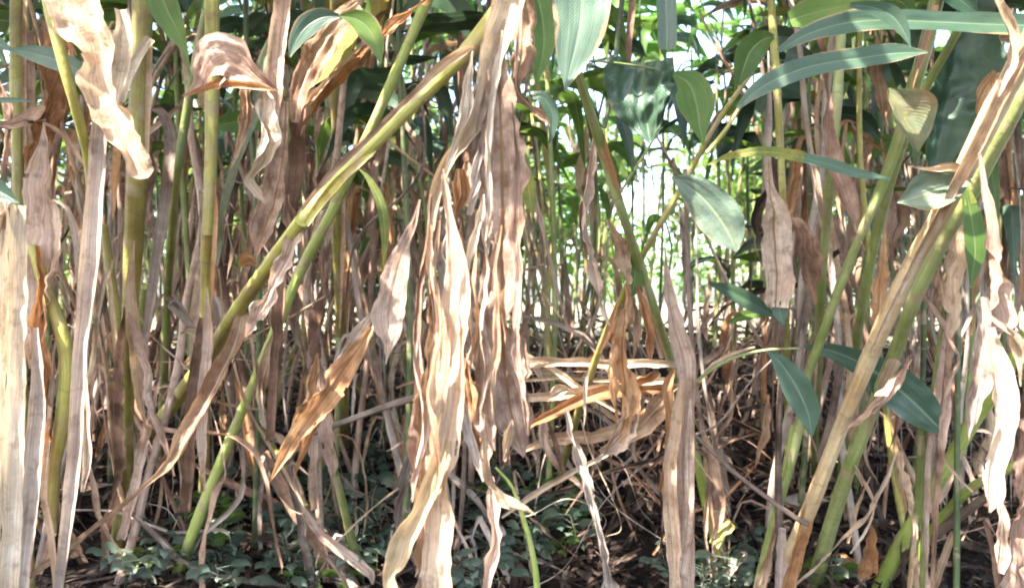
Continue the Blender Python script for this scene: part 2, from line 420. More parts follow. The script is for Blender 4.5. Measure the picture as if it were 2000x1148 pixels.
def make_thing(name, label, cat, parts, group=None):
    first = to_world(parts[0][3], parts[0][2])[0]
    base = min(first, key=lambda p: p.z) if parts[0][0] in ('stem', 'sheath', 'stick') else first[0]
    multi = len(parts) > 1 or (parts[0][0] == 'stem' and name in ('leafy_stalk', 'dry_pseudostem', 'bleached_stalk'))
    extra = []
    root = empty(name, base) if multi else None
    for p in parts:
        kind, mat, d, pl = p[:4]
        op = dict(p[4]) if len(p) > 4 else {}
        lab = op.pop('label', None)
        pts, wid = to_world(pl, d)
        if kind == 'stem' and mat != 'deep' and name in ('leafy_stalk', 'dry_pseudostem', 'bleached_stalk') and pts[-1].y > 1.75 and op.get('ext', True):
            e = pts[-1]; gz = ground_z(e.x, e.y); gap = e.z - gz
            if 0.03 < gap < 1.3:      # carry the stalk on down to where it is rooted
                dx = (pts[-1].x - pts[-2].x) / max(.05, abs(pts[-1].z - pts[-2].z))
                dx = max(-.35, min(.35, dx))
                pts = pts + [Vector((e.x + dx * gap * .4, e.y + .02, e.z - gap * .5)), Vector((e.x + dx * gap * .5, e.y + .03, gz - .03))]
                wid = wid + [wid[-1], wid[-1]]
                wraps = 2 if gap > .25 else 1
                for q_ in range(wraps):
                    s2 = nseed(); w2 = wid[-1]
                    pv = pts[-4] - pts[-3]; up = pts[-3] + pv.normalized() * min(pv.length * .8, .16 if q_ == 0 else .05)
                    sp = [up + Vector((0, -w2 * .6, 0)), pts[-3] + Vector((nz1(s2, 1) * .02, -w2 * .7, 0)), pts[-2] + Vector((nz1(s2, 2) * .06, -w2 * .8, 0)), pts[-1] + Vector((nz1(s2, 3) * .1, -w2 * 1.2, 0))]
                    mb2 = MB(); blade_into(mb2, sp, [w2 * .3, w2 * 1.25, w2 * 1.4, w2 * .7], seed=s2, curl=1.3, fold=0, crump=.25, wave=.25, rag=.15, m=6)
                    foot = mb2.build('base_sheath', ['brown', 'pink', 'mottle', 'tan'][int(s2) % 4], root, origin=sp[0])
                    extra.append(foot)
        mb = MB(); s = nseed()
        pn = op.pop('name', kind)
        if kind in ('stem', 'stick', 'twig', 'vine', 'pole'):
            tube_into(mb, pts, [w / 2 for w in wid], sides=12 if max(wid) > .012 else 7, seed=s,
                      groove=0.07 if kind != 'stick' else 0.16, wob=op.get('wob', 0))
        else:
            if kind == 'sheath':
                base_op = dict(fold=0.0, curl=1.2, wave=0.1, crump=0.1, rag=0.08, m=6)
            elif mat in ('gblue', 'gleaf', 'gdark', 'gold', 'ggrey', 'gmist', 'gpale'):
                base_op = dict(fold=0.22, wave=0.10, crump=0.03, rag=0.02, m=5)
            else:
                base_op = dict(fold=0.22, wave=0.28, crump=0.26, rag=0.18, m=7)
            base_op.update(op)
            if mat not in ('gblue', 'gleaf', 'gdark', 'gold', 'ggrey', 'gmist', 'gpale') and kind == 'leaf':
                base_op['crump'] = base_op['crump'] * 1.5; base_op['wave'] = base_op['wave'] * 1.05; base_op['rag'] = base_op['rag'] * 1.7 + .03
                base_op.setdefault('dyn', .85); wid = [w_ * 1.12 for w_ in wid]; base_op.setdefault('tear', .9)
            blade_into(mb, pts, wid, seed=s, **base_op)
        o = mb.build(pn if multi else name, mat, root, origin=pts[0])
        if lab and multi: o['label'] = lab
        if not multi: tag(o, label, cat, group)
    if multi: tag(root, label, cat, group)
    return root

# spots chosen to be sunlit, leaves in the sun's way are left out: (photo pixel x, y, distance), radius
FLECKS = [((8, 430, 1.5), .07), ((8, 500, 1.5), .07), ((8, 570, 1.5), .07), ((8, 640, 1.5), .07), ((8, 720, 1.5), .05), ((456, 104, 1.55), .012), ((1100, 100, 1.3), .016), ((1112, 130, 1.3), .018), ((1136, 84, 1.3), .014),
          ((1104, 160, 1.3), .016), ((908, 600, 1.22), .010), ((904, 690, 1.22), .010), ((850, 390, 1.26), .03), ((992, 30, 1.24), .018), ((970, 100, 1.26), .018),
          ((950, 910, 1.22), .025), ((1000, 860, 1.3), .02), ((1944, 880, 1.36), .02), ((1940, 940, 1.36), .022), ((1976, 690, 1.38), .014), ((1345, 385, 1.45), .022), ((1360, 410, 1.45), .02), ((1436, 475, 1.45), .018),
          ((1975, 100, 1.3), .03), ((1960, 170, 1.4), .03), ((1960, 230, 1.4), .03), ((1880, 340, 1.5), .03), ((1930, 50, 1.45), .025), ((1785, 106, 1.4), .015), ((1740, 36, 1.42), .02),
          ((516, 220, 1.58), .02), ((60, 480, 1.46), .02), ((1090, 770, 2.2), .03), ((640, 160, 1.85), .015), ((1830, 440, 1.6), .02),
          ((500, 640, 1.6), .015), ((940, 440, 1.24), .02), ((590, 1010, 2.7), .02), ((692, 1070, 2.6), .02), ((1150, 710, 2.3), .03), ((1250, 712, 2.3), .03), ((660, 220, 1.85), .012)]
RAYS = [(P(*a_), r_ * 1.25) for a_, r_ in FLECKS]
def blocks_fleck(pts, half):  # pts: points along the leaf
    for p, r in RAYS:
        for c_ in pts:
            t = (c_ - p).dot(SUN)
            if t > 0.12 and (c_ - (p + SUN * t)).length < r + half: return True
    return False
# ---------------------------------------------------------------- the ground
def build_ground():
    ys = []
    y = -6.0
    while y < 90:
        ys.append(y); y += 0.08 if 1.5 < y < 7 else (0.5 if y < 20 else 5)
    mb = MB(); rows = []; uvs = []
    NX = 110
    for Y in ys:
        r = []; ur = []
        for i in range(NX + 1):
            u = (i / NX * 2 - 1)
            X = u * 5.0 if abs(u) < 0.8 else math.copysign(4.0 + (abs(u) - 0.8) / 0.2 * 60, u)
            r.append(Vector((X, Y, ground_z(X, Y)))); ur.append((X, Y))
        rows.append(r); uvs.append(ur)
    mb.grid(rows, uvs)
    m = bpy.data.materials.new('soil'); m.use_nodes = True; nt = m.node_tree
    pr = nt.nodes['Principled BSDF']
    tc = N(nt, 'ShaderNodeTexCoord').outputs['Object']
    n1 = N(nt, 'ShaderNodeTexNoise'); L(nt, tc, n1.inputs['Vector']); n1.inputs['Scale'].default_value = 6; n1.inputs['Detail'].default_value = 8
    n2 = N(nt, 'ShaderNodeTexNoise'); L(nt, tc, n2.inputs['Vector']); n2.inputs['Scale'].default_value = 45; n2.inputs['Detail'].default_value = 6
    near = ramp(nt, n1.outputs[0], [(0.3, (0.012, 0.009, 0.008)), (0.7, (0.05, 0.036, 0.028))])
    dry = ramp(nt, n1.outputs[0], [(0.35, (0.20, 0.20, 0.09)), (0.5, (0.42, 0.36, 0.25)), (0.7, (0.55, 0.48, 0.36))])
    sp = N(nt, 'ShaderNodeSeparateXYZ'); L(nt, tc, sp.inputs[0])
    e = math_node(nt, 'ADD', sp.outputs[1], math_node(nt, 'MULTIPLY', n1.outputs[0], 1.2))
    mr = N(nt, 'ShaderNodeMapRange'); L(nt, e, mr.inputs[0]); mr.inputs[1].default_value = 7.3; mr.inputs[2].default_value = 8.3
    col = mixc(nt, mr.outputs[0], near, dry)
    col = mixc(nt, 0.8, col, ramp(nt, n2.outputs[0], [(0.3, 0.45), (0.7, 1.0)]), 'MULTIPLY')
    L(nt, col, pr.inputs['Base Color']); pr.inputs['Roughness'].default_value = 0.95; pr.inputs['Specular IOR Level'].default_value = 0.1
    bp = N(nt, 'ShaderNodeBump'); bp.inputs['Distance'].default_value = 0.03; bp.inputs['Strength'].default_value = 0.8
    L(nt, math_node(nt, 'ADD', n2.outputs[0], n1.outputs[0]), bp.inputs['Height']); L(nt, bp.outputs[0], pr.inputs['Normal'])
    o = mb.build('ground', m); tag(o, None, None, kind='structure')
build_ground()

# ---------------------------------------------------------------- the plants one can point at, left to right
def T(name, label, cat, *parts, group=None): return make_thing(name, label, cat, parts, group)
def lf(mat, d, pts, **k): return ('leaf', mat, d, pts, k)
def sh(mat, d, pts, **k): return ('sheath', mat, d, pts, k)
def st(mat, d, pts, **k): return ('stem', mat, d, pts, k)

T('dry_pseudostem', 'thick pale dried stalk with a torn open top at the left edge of the picture', 'dead stalk',
  sh('pale', 1.5, [(14, 395, 34), (12, 600, 44), (6, 900, 50), (-4, 1180, 60), (-8, 1400, 60)], roll=(-20,), curl=1.6),
  sh('pale', 1.46, [(46, 402, 44), (42, 560, 52), (36, 800, 58), (26, 1160, 62), (22, 1400, 60)], roll=(12,), curl=1.5, crump=.14, rag=.1),
  sh('grey', 1.52, [(70, 640, 14), (76, 760, 34), (64, 900, 44), (52, 1050, 44), (40, 1200, 30), (36, 1400, 30)], roll=(25,)),
  lf('brown', 1.5, [(30, 400, 20), (4, 440, 30), (-10, 520, 20)], roll=(40,)))
T('dry_leaf', 'broad pinkish dry leaf with an upright pointed tip behind the pale torn stalk', 'dry leaf',
  lf('pink', 1.75, [(86, 244, 3), (92, 320, 40), (98, 430, 86), (96, 540, 92), (80, 640, 60), (66, 720, 14)], fold=.5, crump=.12, rag=.05, wave=.15))
T('dry_leaf', 'orange dry strip running down beside the thick pale stalk, dark streak along it', 'dry leaf',
  lf('orange', 1.7, [(72, 480, 10), (84, 640, 34), (92, 760, 40), (74, 960, 30), (40, 1148, 26), (20, 1300, 20)], roll=(20, -10, 20)),)
T('dry_pseudostem', 'long grey dried sheath stalk leaning slightly, directly below the big tan leaf', 'dead stalk',
  sh('grey', 1.62, [(222, 60, 46), (205, 230, 50), (186, 470, 52), (164, 700, 44), (146, 930, 42), (118, 1150, 28), (100, 1350, 24)], curl=1.5, crump=.07, rag=.04, wave=.05),
  sh('mottle', 1.66, [(186, 300, 20), (168, 520, 34), (160, 700, 26), (170, 880, 22), (160, 960, 8)], roll=(30,)),
  sh('pale', 1.60, [(240, 20, 40), (246, 90, 54), (236, 160, 50), (222, 240, 20)], roll=(10, -20), rag=.12))
T('dry_leaf', 'largest tan dry leaf hanging from the top edge at upper left, blunt curled tip', 'dry leaf',
  lf('tan', 1.4, [(150, -60, 120), (178, 30, 110), (196, 120, 92), (216, 200, 76), (246, 270, 58), (276, 330, 50), (292, 344, 26)],
     fold=.3, crump=.10, rag=.08, dyn=.35, roll=(0, 0, 10, 20, 30)),
  lf('tan', 1.44, [(110, -40, 60), (128, 40, 44), (146, 110, 20)], name='leaf_lobe', roll=(-20,)))
T('leafy_stalk', 'thick olive stalk with a dry peel, right of the largest tan leaf', 'stalk',
  st('olive', (1.9, 1.9, 2.1, 2.8), [(280, -60, 38), (276, 120, 38), (268, 340, 36), (262, 480, 34), (254, 620, 30), (248, 780, 28), (246, 960, 26)]),
  sh('pale', 1.84, [(296, 76, 24), (272, 110, 22), (248, 160, 24), (240, 200, 12)], curl=.7, roll=(10,)),
  sh('tan', 1.86, [(294, 90, 12), (292, 180, 16), (288, 300, 10)], curl=.9),
  sh('orange', 1.88, [(236, 150, 4), (240, 240, 22), (232, 330, 26), (222, 430, 8)], roll=(-30,)),
  sh('tan', (1.84, 2.0), [(262, 470, 4), (256, 560, 24), (262, 660, 30), (270, 760, 22), (286, 840, 4)], curl=1.1, roll=(10, 40)),
  sh('brown', (1.9, 2.3), [(246, 600, 8), (240, 700, 34), (232, 800, 38), (236, 900, 24), (220, 970, 6)], curl=.8, roll=(-30, 20)),
  lf('pink', 1.86, [(252, 610, 4), (282, 680, 26), (296, 760, 28), (318, 850, 16), (340, 930, 3)], roll=(20, -40, 30)))
T('leafy_stalk', 'yellow-green stalk slanting down beside the largest tan leaf at upper left', 'stalk',
  st('ygreen', (1.52, 1.54, 1.7), [(86, -60, 22), (98, 20, 22), (128, 140, 21), (150, 220, 18), (168, 300, 14), (176, 380, 12)]))
T('leafy_stalk', 'pale olive upright stalk nearest the left edge with a dry papery margin', 'stalk',
  st('olive', 2.3, [(36, -60, 26), (34, 120, 25), (34, 260, 22), (36, 380, 20), (40, 560, 20), (44, 900, 20)]),
  sh('tan', 2.26, [(50, -40, 10), (50, 160, 12), (48, 300, 6)], curl=.8),
  sh('brown', 2.32, [(60, 60, 30), (66, 200, 24), (70, 330, 30), (76, 470, 10)]))
T('dry_leaf', 'crumpled chestnut brown leaf twisted behind the yellow-green slanting stalk', 'dry leaf',
  lf('orange', 1.8, [(108, 60, 40), (112, 130, 62), (98, 200, 48), (84, 250, 56), (66, 310, 30), (58, 380, 12)], crump=.35, wave=.4, roll=(0, 30, -30, 20)),
  lf('brown', 1.78, [(90, 230, 36), (40, 236, 34), (-10, 250, 22), (-40, 262, 20)], crump=.3),
  lf('tan', 1.76, [(84, 240, 6), (112, 252, 14), (140, 280, 18), (168, 330, 6)], crump=.2))
T('blue_green_leaf', 'blue-green leaf crossing sideways at the left edge over the olive stalk', 'leaf',
  lf('gblue', 1.6, [(-60, 84, 22), (-10, 84, 30), (22, 98, 8), (60, 104, 30), (110, 118, 42), (150, 136, 34), (172, 152, 14)], roll=(10,)))
T('blue_green_leaf', 'narrow blue-green leaf edge-on at the left side below the wider crossing leaf', 'leaf',
  lf('gblue', 1.6, [(-40, 198, 10), (20, 196, 11), (62, 198, 3)], roll=(0,)))
T('blue_green_leaf', 'dark leaf tip resting over the torn top of the thick pale stalk', 'leaf',
  lf('gdark', 1.42, [(-50, 350, 50), (0, 374, 44), (38, 396, 4)]))
T('dry_leaf', 'dark slender brown leaf under the blue-green crossing leaf at the left side', 'dry leaf',
  lf('brown', 1.9, [(0, 160, 10), (20, 230, 22), (10, 330, 16), (6, 380, 8)]))
T('leafy_stalk', 'crooked yellow-olive stalk bending between the pink leaf and the grey sheath stalk', 'stalk',
  st('ygreen', 1.72, [(62, 480, 16), (88, 560, 22), (118, 640, 26), (132, 720, 30), (122, 820, 28), (106, 920, 22), (100, 1040, 20)]),
  sh('pale', 1.7, [(106, 730, 8), (104, 770, 20), (96, 850, 12)], roll=(-30,)),
  sh('tan', 1.68, [(96, 860, 10), (90, 960, 20), (104, 1060, 18), (112, 1160, 14), (112, 1300, 12)]))
T('leafy_stalk', 'slim yellow-green stalk with dry edges meeting a brighter one at its foot', 'stalk',
  st('olive', (2.5, 2.7, 3.5), [(203, 440, 14), (216, 540, 18), (232, 660, 20), (240, 780, 22), (240, 880, 24), (238, 910, 24)]),
  sh('tan', 2.56, [(208, 480, 6), (222, 620, 12), (230, 760, 8)], curl=.8),
  sh('yellow', 3.2, [(232, 830, 10), (226, 870, 16), (222, 900, 6)]))
T('leafy_stalk', 'short bright green shoot just right of the slim yellow-green stalk', 'stalk',
  st('lime', (2.8, 3.1, 3.5), [(282, 560, 14), (276, 640, 19), (266, 720, 19), (254, 790, 17), (246, 900, 16)]),
  sh('orange', 2.56, [(270, 690, 8), (254, 730, 12), (246, 760, 6)]))
T('leafy_stalk', 'upright mustard-yellow stalk behind the three-cornered folded leaf', 'stalk',
  st('olive', 1.95, [(414, -60, 26), (414, 120, 26), (412, 300, 24), (406, 460, 22)], ext=False),
  st('yellow', (1.96, 2.2, 3.2), [(406, 440, 24), (404, 540, 23), (402, 660, 20), (400, 800, 18), (398, 990, 18)], name='lower_stem'),
  sh('brown', 1.98, [(398, 620, 20), (384, 740, 34), (372, 880, 40), (366, 1000, 30)]),
  sh('pink', 1.93, [(404, 560, 3), (410, 640, 24), (404, 740, 30), (396, 850, 26), (400, 960, 6)], curl=1.0),
  sh('orange', 1.93, [(420, 350, 3), (422, 430, 10), (416, 540, 9), (412, 600, 2)], curl=.6))
T('leafy_stalk', 'thin green stalk curving left of the mustard-yellow upright stalk', 'stalk',
  st('green', (2.1, 2.2, 3.5), [(402, 20, 14), (384, 110, 15), (360, 250, 16), (344, 350, 16), (334, 470, 16), (326, 600, 15), (312, 930, 15)]))
T('dry_pseudostem', 'arching grey-tan dry sheath bent over at its top, right of the olive stalk', 'dead stalk',
  sh('grey', 2.0, [(298, 214, 8), (320, 222, 28), (336, 262, 34), (332, 340, 32), (320, 440, 30), (306, 540, 26), (290, 640, 22), (276, 740, 16)], curl=1.2, rag=.05))
T('dry_leaf', 'three-cornered folded dry leaf, sun patch on it, draped across the mustard-yellow stalk', 'dry leaf',
  lf('pink', 1.55, [(356, 188, 2), (392, 170, 34), (416, 142, 78), (440, 124, 108), (470, 132, 92), (506, 158, 44), (544, 177, 2)], fold=.3, crump=.09, rag=.05, wave=.14, m=9, dyn=.3, tear=0, roll=(0, 15, -10, 0)),
  lf('orange', 1.53, [(358, 188, 2), (400, 176, 20), (450, 164, 26), (500, 168, 16), (544, 178, 2)], name='folded_margin', fold=.1, crump=.12),
  lf('pale', 1.58, [(516, 170, 14), (514, 220, 42), (510, 270, 44), (502, 320, 32), (490, 350, 22), (506, 376, 22), (520, 396, 6)], name='hanging_tip', roll=(0, 20, -20, 10), fold=.4),
  lf('tan', 1.6, [(480, 176, 22), (482, 230, 30), (470, 280, 18), (450, 330, 6)], name='leaf_lobe'))
T('green_leaf', 'bright green leaf tapering down from the top edge right of the thick olive stalk', 'leaf',
  lf('gleaf', 1.8, [(304, -50, 60), (322, 10, 66), (346, 60, 44), (362, 100, 14), (372, 150, 3)], roll=(-10,)))
T('blue_green_leaf', 'wide blue-green leaf drooping to the left at the top, paired with a green leaf', 'leaf',
  lf('gblue', 1.75, [(662, 32, 10), (630, 34, 36), (598, 52, 44), (576, 84, 26), (566, 112, 4)], roll=(15,)))
T('green_leaf', 'fresh green leaf drooping to the right at the top, paired with a blue-green leaf', 'leaf',
  lf('gleaf', 1.74, [(664, 32, 6), (694, 36, 34), (720, 56, 50), (738, 92, 30), (744, 126, 4)], roll=(-15,)))
T('yellowing_leaf', 'large drooping leaf, half tan and half green with a yellow and red margin', 'leaf',
  lf('tan', 1.82, [(700, 10, 30), (650, 60, 50), (612, 120, 52), (586, 180, 40), (578, 240, 16)], crump=.1, rag=.04),
  lf('gold', 1.86, [(690, 20, 30), (670, 70, 70), (638, 120, 66), (606, 158, 30), (590, 168, 6)], name='green_half', fold=.1, roll=(-15,)))
T('dry_pseudostem', 'brown bundled dead stalk in the upper left middle, papery sheaths overlapping', 'dead stalk',
  sh('pink', 2.0, [(566, -60, 50), (548, 60, 56), (540, 180, 50), (536, 330, 44), (530, 480, 30)], curl=1.5),
  sh('brown', 2.02, [(600, 130, 30), (586, 260, 54), (570, 400, 56), (552, 540, 44), (540, 700, 34), (530, 860, 30)], curl=1.6),
  sh('mottle', 1.98, [(560, 200, 20), (552, 330, 48), (520, 440, 70), (500, 500, 10)], crump=.25),
  sh('ggrey', 2.0, [(536, 60, 12), (516, 130, 30), (504, 210, 26), (470, 300, 20), (440, 400, 20), (420, 520, 18)], curl=.9))
T('dry_leaf', 'pink-brown twisted strip hanging in front of the bundled dead stalk', 'dry leaf',
  lf('brown', 1.94, [(560, 380, 10), (566, 450, 44), (558, 500, 56), (520, 540, 20)], crump=.3))
T('dry_leaf', 'small rusty orange leaf scrap above the diagonal stalk, in front of dead sheaths', 'dry leaf',
  lf('orange', 2.0, [(470, 520, 14), (486, 508, 34), (502, 518, 8)]))
T('leafy_stalk', 'long yellow-green stalk crossing diagonally from the ground at left to the top centre', 'stalk',
  st('ygreen', (3.5, 2.9, 2.3, 1.9, 1.6, 1.45), [(262, 890, 22), (330, 800, 26), (400, 705, 28), (465, 604, 28), (530, 512, 27), (590, 430, 28)], name='lower_stem'),
  st('ygreen', (1.46, 1.4, 1.34, 1.3, 1.28), [(590, 432, 24), (660, 352, 28), (740, 268, 30), (824, 186, 28), (880, 134, 26), (920, 92, 32), (960, 44, 36), (1000, -10, 38), (1040, -80, 36)], name='upper_stem'),
  sh('yellow', (1.42, 1.3), [(600, 438, 14), (636, 388, 22), (690, 332, 24), (734, 296, 5)], curl=.8, roll=(10,)),
  sh('pink', (1.44, 1.3, 1.28), [(590, 408, 8), (650, 336, 16), (730, 258, 14), (800, 190, 9), (850, 146, 4)], curl=.9, roll=(-15,)),
  sh('tan', (1.3, 1.27, 1.25), [(770, 224, 5), (820, 172, 22), (866, 130, 28), (910, 100, 22), (926, 92, 8)], curl=1.3, rag=.12),
  sh('tan', (3.0, 2.6), [(300, 800, 4), (350, 730, 9), (420, 636, 8), (440, 610, 4)], curl=.8))
T('dry_leaf', 'pinkish dry leaf hanging from the diagonal stalk with its tip over the lower stem', 'dry leaf',
  lf('pink', (1.45, 1.6), [(598, 396, 8), (586, 440, 34), (560, 500, 44), (530, 560, 50), (506, 612, 36), (482, 660, 6)], roll=(0, 10, -15), crump=.14))
T('dry_leaf', 'long pale dry leaf sloping down to a thread at the lower left', 'dry leaf',
  lf('tan', (1.9, 1.8, 1.7), [(474, 608, 22), (462, 660, 34), (436, 724, 40), (400, 790, 36), (366, 850, 36), (330, 906, 22), (290, 942, 10), (220, 1000, 12), (130, 1072, 14), (50, 1130, 16), (0, 1180, 16)],
     crump=.10, rag=.06, wave=.12, roll=(20, 0, -15, 30, 0)))
T('leafy_stalk', 'straight bright green stalk slanting from the low seedlings up past the diagonal stalk', 'stalk',
  st('lime', (2.75, 2.6, 2.5, 2.4, 2.3, 2.2, 2.15), [(344, 1128, 22), (392, 1000, 22), (440, 880, 21), (490, 762, 20), (536, 650, 20), (592, 520, 20), (655, 400, 20), (740, 218, 20), (830, 10, 22), (860, -60, 22)]),
  sh('tan', (2.1, 2.1), [(540, 640, 6), (526, 690, 24), (512, 750, 24), (508, 800, 5)], curl=.6),)
T('leafy_stalk', 'slim upright olive stalk standing right of the bright green slanting stalk', 'stalk',
  st('olive', (2.4, 2.7, 3.1, 3.6), [(652, -60, 17), (655, 160, 18), (658, 400, 18), (664, 640, 19), (670, 800, 20), (670, 900, 22)]),
  sh('tan', 2.5, [(668, 340, 4), (672, 430, 10), (668, 540, 9), (664, 640, 4)], curl=.7))
T('dry_leaf', 'brown stringy dead leaf sweeping up to the right behind the drooping green leaf', 'dry leaf',
  lf('orange', 1.9, [(590, 250, 8), (640, 180, 26), (700, 116, 30), (760, 54, 28), (830, 0, 22), (860, -30, 20)], shred=.1, crump=.2),
  lf('tan', 1.85, [(592, 214, 24), (640, 160, 14), (690, 104, 8), (716, 84, 3)], roll=(10,)),
  lf('brown', 1.95, [(760, 20, 10), (720, 60, 24), (660, 120, 26), (620, 180, 12)]))
T('yellowing_leaf', 'narrow yellow leaf curling down below the diagonal stalk', 'leaf',
  lf('gold', 1.6, [(700, 328, 2), (722, 352, 12), (744, 400, 20), (752, 460, 16), (748, 530, 3)], roll=(0, 20, 0)))
T('dry_leaf', 'pink dry leaf with a long drip tip, left of the big central cluster', 'dry leaf',
  lf('pink', 1.75, [(820, 390, 4), (806, 440, 16), (784, 500, 36), (768, 560, 56), (758, 620, 62), (762, 660, 36), (757, 690, 12), (753, 712, 3)], crump=.08, rag=.06, wave=.1, fold=.15))
T('dry_leaf', 'orange tan dry leaf split into two pointed lobes above the leaning brown log', 'dry leaf',
  lf('grey', 1.9, [(742, 600, 8), (712, 642, 26), (680, 690, 30), (640, 740, 20)], name='leaf_base'),
  lf('orange', 1.86, [(726, 640, 12), (694, 690, 36), (650, 752, 54), (610, 810, 40), (566, 872, 28), (526, 944, 3)], crump=.12, rag=.08),
  lf('orange', 1.88, [(650, 770, 14), (616, 834, 26), (594, 880, 22), (574, 934, 3)], name='leaf_lobe'),
  lf('orange', 1.92, [(620, 690, 6), (612, 730, 26), (594, 790, 34), (560, 860, 4)], name='leaf_lobe', crump=.3))
T('dry_leaf', 'straight hanging tan strip ending at a thin leaning green stem', 'dry leaf',
  lf('pink', 2.3, [(626, 700, 6), (630, 760, 24), (638, 840, 30), (650, 900, 26), (652, 934, 10)], crump=.12),
  lf('brown', 2.35, [(622, 640, 4), (626, 710, 18), (620, 800, 12)]))
T('leafy_stalk', 'thin leaning green stem with a whitened foot among the low seedlings', 'stalk',
  st('green', (2.4, 2.75), [(640, 860, 13), (656, 930, 15), (674, 1000, 16), (688, 1060, 17), (702, 1104, 16), (708, 1128, 14)]),
  sh('pale', 2.66, [(684, 1040, 16), (694, 1080, 18), (704, 1112, 10)], curl=1.4))
T('fallen_stalk', 'thick brown rotting stem leaning across the seedlings towards the lower middle', 'dead stalk',
  st('stick', (3.4, 2.9, 2.6), [(450, 760, 16), (488, 850, 26), (540, 930, 34), (600, 1016, 38), (650, 1090, 40), (700, 1180, 40)]),
  sh('brown', 2.62, [(520, 880, 14), (560, 960, 36), (616, 1046, 40), (640, 1130, 20)]),
  sh('pink', 2.58, [(560, 920, 4), (612, 1020, 20), (668, 1074, 28), (720, 1112, 24), (728, 1140, 6)], crump=.3))
T('fallen_stalk', 'thin yellowish stem leaning against the thick brown rotting stem', 'dead stalk',
  st('olive', (3.3, 2.8), [(484, 812, 10), (530, 870, 13), (566, 930, 13), (600, 990, 10)]))
T('stick', 'pale grey stick lying level, left of the big central cluster', 'stick',
  st('stick', 2.4, [(600, 850, 9), (660, 828, 11), (730, 802, 13), (790, 782, 14), (850, 770, 14)]))
T('dry_leaf', 'narrow dry leaf with a hooked white end near the foot of the diagonal stalk', 'dry leaf',
  lf('pale', 2.1, [(500, 690, 6), (508, 750, 14), (514, 820, 18), (548, 856, 16), (560, 862, 4)], roll=(0, 20)))
T('dry_leaf', 'curled pale leaf scrap catching light above the mustard stalk foot', 'dry leaf',
  lf('pale', 2.0, [(352, 652, 4), (370, 646, 14), (396, 650, 16), (412, 650, 4)]),
  lf('grey', 2.05, [(330, 590, 20), (344, 584, 30), (360, 610, 26), (378, 640, 14)]))

